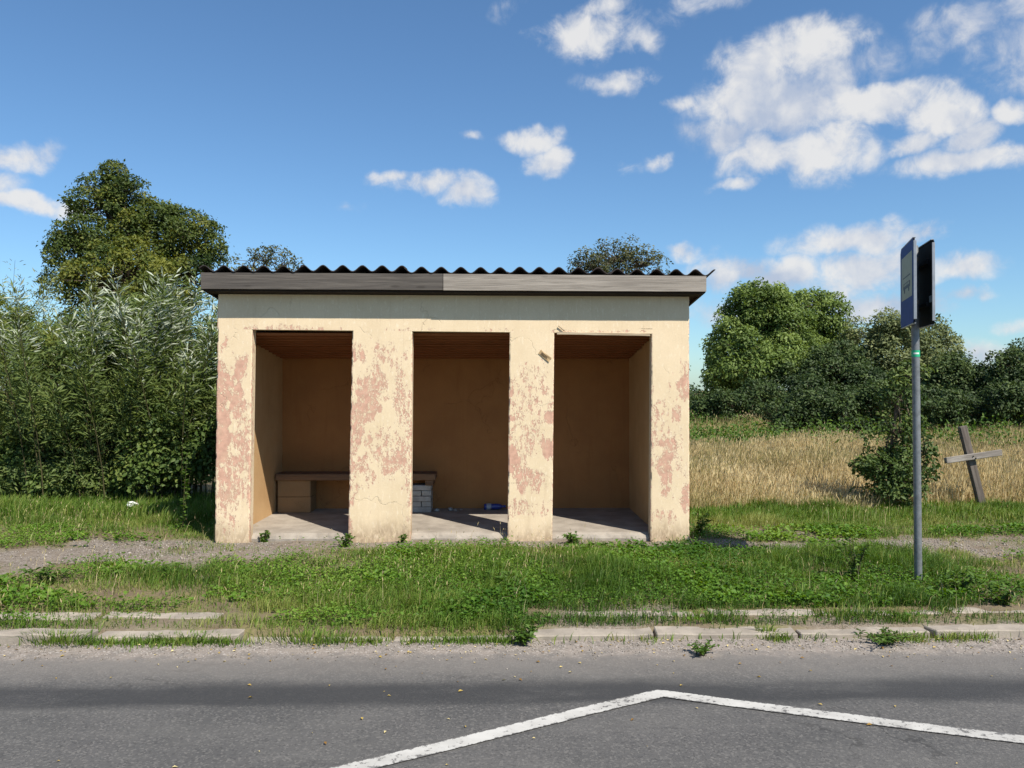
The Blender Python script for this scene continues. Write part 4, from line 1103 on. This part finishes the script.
# willows and bushes left of the shelter
make_osier('silver_willow', 'tall willow bush with silvery upturned leaves against the shelter wall', (-5.15, 11.6, gz(-5.15, 11.6) - 0.02), 150, 1.9, 3.75, (1.8, 1.0), M['leaf_willow'], 0.13, 0.18, 190, silver=0.66, silver_side=0.08, tint0=0.40, silver_z=0.62, leafy=0.34)
BG = 'bushes left of the shelter'
d = 12.1; b0 = at(112, d)
make_tree('grey_willow', 'dense rounded grey green willow bush in the middle of the hedge', b0,
          [L_(108, 352, 40, 44, b0), L_(72, 392, 40, 52, b0, -0.3), L_(143, 345, 38, 50, b0), L_(110, 440, 60, 60, b0, -0.4), L_(155, 425, 44, 66, b0), L_(60, 455, 46, 44, b0, -0.3), L_(128, 318, 20, 20, b0), L_(163, 318, 22, 26, b0), L_(92, 330, 18, 18, b0), L_(182, 400, 30, 80, b0, 0.3), L_(95, 482, 56, 26, b0, -0.6), L_(150, 480, 44, 30, b0, -0.5), L_(45, 485, 40, 24, b0, -0.5)],
          58000, 0.080, M['leaf_willow'], 1.7, 0.05, 0.17, 55, BG, seed=31, cat='bush', bark='twig', tint0=0.40, shell=0.45, aspect=0.3, skeleton=1.2)
d = 12.8; b0 = at(22, d)
make_tree('osier_bush', 'yellowish green osier bush at the left picture edge', b0,
          [L_(25, 365, 42, 50, b0), L_(-22, 352, 50, 60, b0, 0.4), L_(55, 402, 32, 50, b0, -0.3), L_(20, 448, 66, 50, b0, -0.5), L_(-40, 440, 60, 60, b0), L_(8, 325, 30, 22, b0), L_(48, 345, 20, 24, b0), L_(-70, 400, 60, 80, b0)],
          40000, 0.075, M['leaf_osier'], 1.7, 0.05, 0.17, 55, BG, seed=32, cat='bush', bark='twig', tint0=0.36, shell=0.45, aspect=0.28, skeleton=1.2)
make_osier('pale_willow', 'pale feathery willow rising behind the osier at the left edge', (-10.6, 16.5, gz(-10.6, 16.5) - 0.02), 150, 2.6, 4.7, (2.2, 1.4), M['leaf_osier'], 0.10, 0.2, 190, silver=0.4, lean=0.75, tint0=0.5, silver_z=0.45)
for (x_, y_, rr_, hh_, lab, sd) in ((-4.75, 10.9, 0.6, 1.5, 'dark leafy bramble shrub between the willow and the shelter wall', 21), (-6.15, 11.2, 0.6, 0.62, 'dark green bramble shrub below the silver willow leaves', 22),
                                    (-7.35, 11.5, 0.5, 0.9, 'mid green bramble shrub under the middle willow', 23), (-8.6, 11.7, 0.7, 0.5, 'low green shrub under the yellowish osier bush', 24), (-3.75, 10.9, 0.6, 1.9, 'shaded shrub squeezed behind the left shelter corner', 25)):
    make_tree('bramble_shrub', lab, (x_, y_, gz(x_, y_) - 0.02), [(0, 0, hh_ * 0.45, rr_, rr_ * 0.6, hh_ * 0.5), (-rr_ * 0.4, -0.1, hh_ * 0.3, rr_ * 0.7, rr_ * 0.5, hh_ * 0.38), (rr_ * 0.4, 0, hh_ * 0.35, rr_ * 0.7, rr_ * 0.5, hh_ * 0.42)],
              int(8500 * min(1, hh_)), 0.058, M['leaf_shrub'], hh_ * 0.6, 0.02, 0.16, 45, 'bramble shrubs left of the shelter', seed=sd, cat='shrub', bark='twig', tint0=0.44 + 0.16 * (sd in (22, 23, 24)), shell=0.5, aspect=0.7)

# ------------------------------------------------------------------ grass
def in_view(x, y, pad=1.2): return np.abs(x) < 0.70 * y + pad
def scatter(n, x0, x1, y0, y1):
    return RNG.uniform(x0, x1, n), RNG.uniform(y0, y1, n)
def in_shelter(x, y, m=0.0):
    c, s = math.cos(YAW), math.sin(YAW); lx = c * x + s * (y - FD); ly = -s * x + c * (y - FD)
    return (lx > XL - m) & (lx < XR + m) & (ly > -m) & (ly < BY + 0.3)
# mown verge grass
x, y = scatter(520000, -8.2, 9.0, 5.40, 10.6)
d_ = y - kerb_y(x)
pm = path_mask(x, y); gm = gutter_mask(x, y)
patch = fbm(x * 1.1, y * 1.6, 12, 3)
lush = sstep(-3.0, -1.3, x) * (1 - sstep(3.2, 4.4, x)) * (1 - sstep(7.5, 8.1, y))
dens = np.maximum((1 - pm) ** 2, 0.35 * sstep(0.56, 0.68, fbm(x * 3.2, y * 4.0, 48))) * (1 - gm * (0.78 - 0.7 * sstep(0.48, 0.62, fbm(x * 2.0, y * 3.0, 42)))) * (0.10 + 0.55 * sstep(0.38, 0.62, patch) + 0.55 * lush + 0.45 * sstep(8.9, 9.5, y))
dens = np.where(d_ < 0.20, dens * (0.35 + 0.65 * lush), dens)
keep = in_view(x, y) & (RNG.random(len(x)) < dens) & ~in_shelter(x, y, 0.02) & (d_ > 0.03)
stone_row = ((d_ > -0.02) & (d_ < 0.19)) | ((d_ > 0.40) & (d_ < 0.58))
keep &= ~(stone_row & (RNG.random(len(x)) < 0.97 - 0.85 * sstep(np.where(x < -1, 0.42, 0.50), np.where(x < -1, 0.56, 0.62), fbm(x * 2.6, y * 3.5, 41))) & ((x < -1.5) | (x > 0.1)))
x, y, patch, lush, pm = x[keep], y[keep], patch[keep], lush[keep], pm[keep]
n = len(x)
tall = sstep(9.2, 10.2, y)
H = (0.015 + 0.06 * patch + 0.025 * lush + 0.09 * sstep(0.52, 0.8, fbm(x * 2.3, y * 2.3, 14))) * RNG.uniform(0.5, 1.5, n) * (1 + 0.5 * tall) * (1 - 0.4 * sstep(0, 0.4, pm))
P = np.column_stack([x, y, ground_z(x, y) - 0.004])
V, F, tip = blades_geo(P, H, RNG.uniform(0.003, 0.0065, n), np.abs(RNG.normal(0.6, 0.45, n)), RNG.uniform(0, 2 * np.pi, n))
tint = np.clip(0.36 + (fbm(x * 0.9, y * 1.2, 15) - 0.5) * 1.3 + (fbm(x * 3.5, y * 4.5, 16) - 0.5) * 0.7 + RNG.normal(0, 0.16, n) + 0.20 * (1 - lush) * (1 - tall), 0, 1)
dead = RNG.random(n) < 0.045 + 0.10 * (1 - lush); tint[dead] = 1.0
mesh_np('verge_grass', V, F, M['grass'], attrs={'tint': np.repeat(tint, 5)}, label='short green grass and weeds covering the roadside verge', cat='grass', kind='stuff')
# single dry stalks and seed heads standing above the verge
x, y = scatter(5200, -8, 8.6, 5.6, 10.2)
keep = in_view(x, y) & (RNG.random(len(x)) < (1 - path_mask(x, y)) * (0.12 + 0.7 * sstep(0.5, 0.66, fbm(x * 0.9, y * 1.1, 51)))) & ~in_shelter(x, y, 0.05)
x, y = x[keep], y[keep]; n = len(x)
az = RNG.uniform(0, 6.28, n)
V, F, tip = blades_geo(np.column_stack([x, y, ground_z(x, y) - 0.004]), RNG.uniform(0.08, 0.26, n), RNG.uniform(0.002, 0.004, n), np.abs(RNG.normal(0.4, 0.35, n)), az)
V2, F2 = leaves_geo(tip, norm(np.column_stack([np.cos(az) * 0.4, np.sin(az) * 0.4, np.ones(n)])), sph(n), RNG.uniform(0.02, 0.05, n), 0.008)
nb_ = len(V); V, F = merge([(V, F), (V2, F2)])
tt = np.clip(RNG.normal(0.6, 0.2, n), 0, 1)
mesh_np('dry_stalks', V, F, M['straw'], attrs={'tint': np.concatenate([np.repeat(tt, 5), np.repeat(tt, 4)])}, label='thin dry seed stalks standing in the verge grass', cat='grass', kind='stuff')
# grass growing in the gutter along the front of the kerb
x = RNG.uniform(-6.5, 7.5, 26000); y = kerb_y(x) + 0.03 - np.abs(RNG.normal(0, 0.05, len(x)))
keep = RNG.random(len(x)) < sstep(0.46, 0.60, fbm(x * 1.7, x * 0 + 3.3, 45, 3)) * 0.5 + 0.02
x, y = x[keep], y[keep]; n = len(x)
V, F, tip = blades_geo(np.column_stack([x, y, road_z(x, y) - 0.004]), RNG.uniform(0.02, 0.085, n), RNG.uniform(0.004, 0.008, n), np.abs(RNG.normal(0.6, 0.4, n)), RNG.uniform(0, 6.28, n))
tint = np.clip(0.55 + (fbm(x * 3, y * 3, 46) - 0.5) + RNG.normal(0, 0.2, n), 0, 1)
mesh_np('gutter_grass', V, F, M['grass'], attrs={'tint': np.repeat(tint, 5)}, label='thin grass growing in the gutter along the kerb', cat='grass', kind='stuff')
# clover and plantain leaves low in the grass
x, y = scatter(210000, -8, 8.6, 5.5, 8.9)
pm = path_mask(x, y); gm = gutter_mask(x, y)
patch = fbm(x * 1.4, y * 1.9, 17, 3)
dens = (1 - pm) ** 2 * (1 - 0.85 * gm) * sstep(0.42, 0.66, patch + 0.22 * sstep(-2, -0.5, x) * (1 - sstep(3.0, 4.5, x)))
d_ = y - kerb_y(x)
keep = in_view(x, y) & (RNG.random(len(x)) < dens) & ~in_shelter(x, y, 0.02) & (d_ > 0.22) & ~((d_ > 0.38) & (d_ < 0.6) & ((x < -2.2) | (x > 0.1)))
x, y, patch = x[keep], y[keep], patch[keep]; n = len(x)
P = np.column_stack([x, y, ground_z(x, y) + RNG.uniform(0.005, 0.10, n) * (0.2 + patch)])
az = RNG.uniform(0, 2 * np.pi, n)
D = np.column_stack([np.cos(az), np.sin(az), RNG.normal(0.25, 0.35, n)]); N = norm(np.column_stack([RNG.normal(0, 0.4, n), RNG.normal(-0.1, 0.4, n), np.ones(n)]))
Ls = RNG.uniform(0.012, 0.030, n) * (1 + 1.2 * sstep(0.52, 0.66, fbm(x * 1.8, y * 2.2, 53)) * RNG.random(n))
V, F = leaves_geo(P, D, N, Ls, Ls * 0.75)
tint = np.clip(0.45 + (fbm(x, y, 18) - 0.5) * 1.2 + RNG.normal(0, 0.16, n), 0, 1)
mesh_np('clover_leaves', V, F, M['clover'], attrs={'tint': np.repeat(tint, 4)}, label='low clover and plantain leaves spread through the verge grass', cat='clover', kind='stuff')
# tall dry field grass
def field(n, y0, y1, hmul=1.0, wmul=1.0):
    yv = RNG.uniform(y0, y1, n); xv = RNG.uniform(0.10, 0.82, n) * yv + RNG.normal(0, 0.3, n)
    ok = ~in_shelter(xv, yv, 0.3) & (xv > 1.4)
    return xv[ok], yv[ok]
parts = [field(70000, 9.8, 14.5), field(80000, 14, 21), field(65000, 20, 36)]
x = np.concatenate([a_[0] for a_ in parts]); y = np.concatenate([a_[1] for a_ in parts])
edge = (fbm(x * 0.8, y * 0.8, 21) - 0.5)
keep = (y + edge * 1.2 > 10.15 + 0.19 * (x - 2.3).clip(0, 6)) & (RNG.random(len(x)) < 0.55 + 0.9 * fbm(x * 0.5, y * 0.3, 22))
x, y = x[keep], y[keep]; n = len(x)
far_green = sstep(16, 29, y + 15 * (fbm(x * 0.22, y * 0.22, 23, 4) - 0.5)) 
H = (0.16 + 0.55 * fbm(x * 0.4, y * 0.4, 24) * (0.55 + 0.9 * fbm(x * 1.7, y * 1.7, 25))) * RNG.uniform(0.4, 1.2, n) * (0.5 + 0.5 * sstep(10.0, 12.2, y)) * (1 + 0.35 * far_green)
P = np.column_stack([x, y, ground_z(x, y) - 0.01])
lean = np.abs(RNG.normal(0.28, 0.28, n)); az = RNG.normal(0.3, 1.6, n)
V, F, tip = blades_geo(P, H, (0.0045 + 0.00045 * y) * RNG.uniform(0.7, 1.3, n), lean, az)
tint = np.clip(0.60 + 0.8 * (fbm(x * 0.6, y * 0.35, 26) - 0.5) + RNG.normal(0, 0.16, n) - 0.62 * far_green * RNG.uniform(0.5, 1, n), 0, 1)
grn = RNG.random(n) < 0.10 + 0.5 * sstep(0.5, 0.68, fbm(x * 0.7, y * 0.5, 49)) + 0.35 * (1 - sstep(10.0, 11.2, y)); tint[grn] = RNG.uniform(0, 0.3, grn.sum())
hd = RNG.random(n) < np.where(y < 20, 0.4, 0.15)
D = norm(np.column_stack([np.cos(az) * 0.35, np.sin(az) * 0.35, np.ones(n)]))[hd]
V2, F2 = leaves_geo(tip[hd] - D * 0.03, D, sph(hd.sum()), RNG.uniform(0.06, 0.13, hd.sum()), (0.007 + 0.0005 * y[hd]))
V, F = merge([(V, F), (V2, F2)])
mesh_np('dry_field_grass', V, F, M['straw'], attrs={'tint': np.concatenate([np.repeat(tint, 5), np.repeat(np.clip(tint[hd] + 0.12, 0, 1), 4)])}, label='tall straw coloured dry grass filling the field', cat='grass', kind='stuff')
# green nettles and docks at the far field edge and below the willows
xs_, ys_, hs_ = [], [], []
n = 11000; yv = 33 - 15 * RNG.random(n) ** 1.8; xv = RNG.uniform(0.2, 0.75, n) * yv
ok = RNG.random(n) < 0.04 + 0.96 * sstep(0.48, 0.62, fbm(xv * 0.3, yv * 0.3, 31)) * (1 - 0.5 * sstep(0.36, 0.45, xv / yv))
xs_.append(xv[ok]); ys_.append(yv[ok]); hs_.append(RNG.uniform(0.3, 1.0, ok.sum()) * (0.3 + 1.1 * fbm(xv[ok] * 0.6, yv[ok] * 0.6, 50)))
bx_, by_ = np.concatenate(xs_), np.concatenate(ys_); bh = np.concatenate(hs_)
rep = 9
x = np.repeat(bx_, rep) + RNG.normal(0, 0.12, len(bx_) * rep); y = np.repeat(by_, rep) + RNG.normal(0, 0.12, len(bx_) * rep)
z = ground_z(x, y) + np.repeat(bh, rep) * RNG.uniform(0.15, 1.0, len(x))
n = len(x)
V, F = leaves_geo(np.column_stack([x, y, z]), norm(sph(n) + np.array([0, -0.2, 0.4])), norm(sph(n) * 0.7 + np.array([0, -0.3, 0.8])), RNG.uniform(0.07, 0.14, n), 0.05)
mesh_np('nettle_patch', V, F, M['leaf_weed'], attrs={'tint': np.repeat(np.clip(RNG.normal(0.45, 0.2, n), 0, 1), 4)}, label='green nettles along the foot of the far trees', cat='nettles', kind='stuff')
# longer grass fringe under the willows on the left and by the field edge
x, y = scatter(60000, -9.5, 8.5, 9.3, 11.4)
left = x < -2.9
dens = np.where(left, sstep(9.3, 9.9, y + (fbm(x, y, 33) - 0.5)) * (0.35 + fbm(x * 1.5, y * 1.5, 34)), np.where(x > 1.9, (1 - sstep(10.6, 11.3, y)) * 0.9 * sstep(9.3, 9.8, y), 0))
keep = (RNG.random(len(x)) < dens) & in_view(x, y) & ~in_shelter(x, y, 0.02)
x, y, left = x[keep], y[keep], left[keep]; n = len(x)
H = np.where(left, 0.16, 0.10) * RNG.uniform(0.5, 1.5, n) * (0.6 + 0.8 * fbm(x * 1.3, y * 1.3, 35))
V, F, tip = blades_geo(np.column_stack([x, y, ground_z(x, y) - 0.005]), H, RNG.uniform(0.006, 0.012, n), np.abs(RNG.normal(0.4, 0.3, n)), RNG.uniform(0, 6.28, n))
tint = np.clip(0.45 + (fbm(x * 1.2, y * 1.2, 36) - 0.5) * 0.8 + RNG.normal(0, 0.18, n), 0, 1)
mesh_np('fringe_grass', V, F, M['grass'], attrs={'tint': np.repeat(tint, 5)}, label='longer green grass along the foot of bushes and field edge', cat='grass', kind='stuff')

# ------------------------------------------------------------------ loose gravel, crumbs and fallen leaves
def stones(name, x, y, z, r, mat, label, cat):
    n = len(x)
    octa = np.array([[1, 0, 0], [0, 1, 0], [-1, 0, 0], [0, -1, 0], [0, 0, 0.7], [0, 0, -0.7]], float)
    f = np.array([[0, 1, 4], [1, 2, 4], [2, 3, 4], [3, 0, 4], [1, 0, 5], [2, 1, 5], [3, 2, 5], [0, 3, 5]])
    V = octa[None] * r[:, None, None] * RNG.uniform(0.6, 1.3, (n, 6, 1))
    a = RNG.uniform(0, 6.28, n); c, s = np.cos(a)[:, None], np.sin(a)[:, None]
    V = np.stack([V[..., 0] * c - V[..., 1] * s, V[..., 0] * s + V[..., 1] * c, V[..., 2]], -1) + np.column_stack([x, y, z])[:, None, :]
    F = (f[None] + np.arange(n)[:, None, None] * 6).reshape(-1, 3)
    return mesh_np(name, V.reshape(-1, 3), F, mat, attrs={'tint': np.repeat(RNG.random(n), 6)}, label=label, cat=cat, kind='stuff')
m, t, b = new_mat('gravel_stone', 0.9, 0.2)
t.put(b.inputs['Base Color'], t.mix(t.attr('tint'), (0.13, 0.11, 0.09), (0.35, 0.315, 0.275))); M['gravel'] = m
x, y = scatter(40000, -8, 8.5, 6.2, 9.3)
keep = in_view(x, y) & (RNG.random(len(x)) < path_mask(x, y) ** 1.5 * (0.2 + 0.7 * sstep(0.4, 0.6, fbm(x * 1.5, y * 1.5, 47)))) & ~in_shelter(x, y, 0.02)
x, y = x[keep], y[keep]
stones('path_gravel', x, y, ground_z(x, y) + 0.002, RNG.uniform(0.004, 0.014, len(x)) * (1 + (RNG.random(len(x)) < 0.04)), M['gravel'], 'grey gravel lying along the worn footpath', 'gravel')
x = RNG.uniform(-5, 5.5, 2600); y = kerb_y(x) - np.abs(RNG.normal(0.02, 0.16, 2600))
stones('road_grit', x, y, road_z(x, y) + 0.002, RNG.uniform(0.003, 0.009, len(x)), M['gravel'], 'loose grit swept against the kerb', 'gravel')
n = 420
x = RNG.uniform(-5, 5.5, n); y = kerb_y(x) - np.abs(RNG.normal(0.0, 0.28, n)) + 0.05; far = RNG.random(n) < 0.25; y[far] = kerb_y(x[far]) - RNG.uniform(0, 2.2, far.sum())
y = np.minimum(y, kerb_y(x) - 0.01)
az = RNG.uniform(0, 6.28, n); Ls = RNG.uniform(0.010, 0.032, n)
V, F = leaves_geo(np.column_stack([x, y, road_z(x, y) + 0.006]), np.column_stack([np.cos(az), np.sin(az), RNG.normal(0.1, 0.1, n)]), norm(np.column_stack([RNG.normal(0, 0.2, n), RNG.normal(0, 0.2, n), np.ones(n)])), Ls, Ls * 0.55)
mesh_np('fallen_leaves', V, F, M['fallen'], attrs={'tint': np.repeat(RNG.random(n), 4)}, label='small dry yellow leaves scattered on the road edge', cat='leaves', kind='stuff')

# ------------------------------------------------------------------ single weeds
def weed(label, x, y, h, stems, leaf, spread, z=None, per=16, tint0=0.45, asp=0.45):
    zz = gz(x, y) if z is None else z
    root = thing('weed_plant', label, 'weed', (x, y, zz - 0.01), 0, 'weeds on the verge')
    paths, P, D, N = [], [], [], []
    for q in range(stems):
        a = RNG.uniform(0, 6.28); ln = RNG.uniform(0.1, 1.0) * spread; hh = h * RNG.uniform(0.55, 1.05)
        C = np.array([[RNG.normal(0, 0.015), RNG.normal(0, 0.015), -0.03], [0.35 * ln * math.cos(a), 0.35 * ln * math.sin(a), hh * 0.5], [ln * math.cos(a), ln * math.sin(a), hh]])
        paths.append((C, np.array([0.005, 0.0035, 0.0015])))
        u = RNG.uniform(0.12, 1.0, per); w = np.where(u < 0.5, u * 2, u * 2 - 1)[:, None]
        pos = np.where((u < 0.5)[:, None], C[0] * (1 - w) + C[1] * w, C[1] * (1 - w) + C[2] * w)
        az = RNG.uniform(0, 6.28, per)
        P.append(pos); D.append(np.column_stack([np.cos(az), np.sin(az), RNG.normal(0.3, 0.35, per)])); N.append(norm(np.column_stack([RNG.normal(0, 0.4, per), RNG.normal(-0.2, 0.4, per), np.ones(per)])))
    P, D, N = np.concatenate(P), np.concatenate(D), np.concatenate(N); P[:, 2] = np.maximum(P[:, 2], 0.015)
    Ls = leaf * RNG.uniform(0.5, 1.25, len(P))
    V, F = leaves_geo(P, D, N, Ls, Ls * asp)
    mesh_np('leaves', V, F, M['leaf_weed'], root, attrs={'tint': np.repeat(np.clip(RNG.normal(tint0, 0.17, len(P)), 0, 1), 4)})
    V, F = tubes(paths, 5); mesh_np('stems', V, F, M['twig'], root)
def wpx(px, py, z=0.0):
    d = FPX * (CAM_Z - z) / (py - HORIZON); return (px - 512) / FPX * d, d
W = [('small leafy weed at the slab edge of the left bay', 265, 541, 0.13, 5, 0.05, 0.07), ('weed clump against the left foot of the second pillar', 345, 546, 0.15, 8, 0.05, 0.14),
     ('weed sprig against the right foot of the second pillar', 402, 543, 0.10, 4, 0.045, 0.06), ('grassy weed tuft before the right bay', 571, 545, 0.12, 9, 0.06, 0.10),
     ('dark leafy weed at the right foot of the last pillar', 699, 537, 0.26, 9, 0.06, 0.16), ('feathery tall weed on the verge left of the sign pole', 855, 575, 0.38, 10, 0.055, 0.16),
     ('dark leafy weed right of the sign pole foot', 958, 588, 0.22, 10, 0.06, 0.18), ('leafy weed near the right picture edge by the kerb', 1000, 604, 0.18, 9, 0.06, 0.2),
     ('leafy weed in front of the shelter middle', 504, 583, 0.15, 9, 0.055, 0.18), ('broad weed hanging over the kerb gap', 522, 635, 0.10, 9, 0.05, 0.14),
     ('weed tuft growing over the kerb on the right', 885, 634, 0.07, 16, 0.035, 0.24), ('grass tuft growing in the kerb joint right of the marking apex', 766, 628, 0.10, 0, 60, 0.05),
     ('broad grass tuft over the leftmost kerb stone', 60, 636, 0.10, 0, 260, 0.16), ('low grass tuft over the kerb left of its gap', 185, 634, 0.07, 0, 170, 0.16), ('spreading grass tuft at the left kerb end', 310, 634, 0.09, 0, 260, 0.22), ('grass tuft between the two rows of stones on the right', 690, 618, 0.09, 0, 200, 0.18), ('grass tuft behind the right kerb by the pole', 845, 614, 0.10, 0, 220, 0.18), ('tall dark grass tuft in the lush middle of the verge', 430, 600, 0.16, 0, 260, 0.15), ('tall grass tuft left of the sign pole foot', 800, 590, 0.15, 0, 220, 0.16), ('dark grass weed at the left verge', 50, 580, 0.16, 12, 0.055, 0.28),
     ('weed on the left footpath edge', 172, 572, 0.14, 6, 0.05, 0.12), ('trailing weed at the kerb front on the right', 700, 645, 0.06, 8, 0.035, 0.18), ('tall thin weed against the shelter left corner', 183, 531, 0.95, 3, 0.055, 0.10)]
def tuft(label, x, y, h, n, spread, z=None):
    zz = gz(x, y) if z is None else z
    root = thing('grass_tuft', label, 'grass tuft', (x, y, zz - 0.006), 0, 'weeds on the verge')
    a_ = RNG.uniform(0, 6.28, n); r_ = spread * RNG.random(n) ** 0.7
    V, F, tip = blades_geo(np.column_stack([r_ * np.cos(a_) * 1.6, r_ * np.sin(a_) * 0.6, np.zeros(n)]), h * RNG.uniform(0.4, 1.1, n), RNG.uniform(0.004, 0.008, n), np.abs(RNG.normal(0.6, 0.4, n)), a_ + RNG.normal(0, 0.5, n))
    mesh_np('blades', V, F, M['grass'], root, attrs={'tint': np.repeat(np.clip(RNG.normal(0.5, 0.25, n), 0, 1), 5)})
for lab, px, py, h, st, lf, sp in W:
    if st == 0:
        x, y = wpx(px, py, -0.07 if py > 600 else 0.0); tuft(lab, x, y, h, int(lf), sp, None if y > 5.48 else -0.1); continue
    x, y = wpx(px, py, -0.06 if py > 600 else 0.0)
    weed(lab, x, y, h, st, lf, sp, None if y > 5.48 else -0.1, per=18 if h < 0.6 else 40)
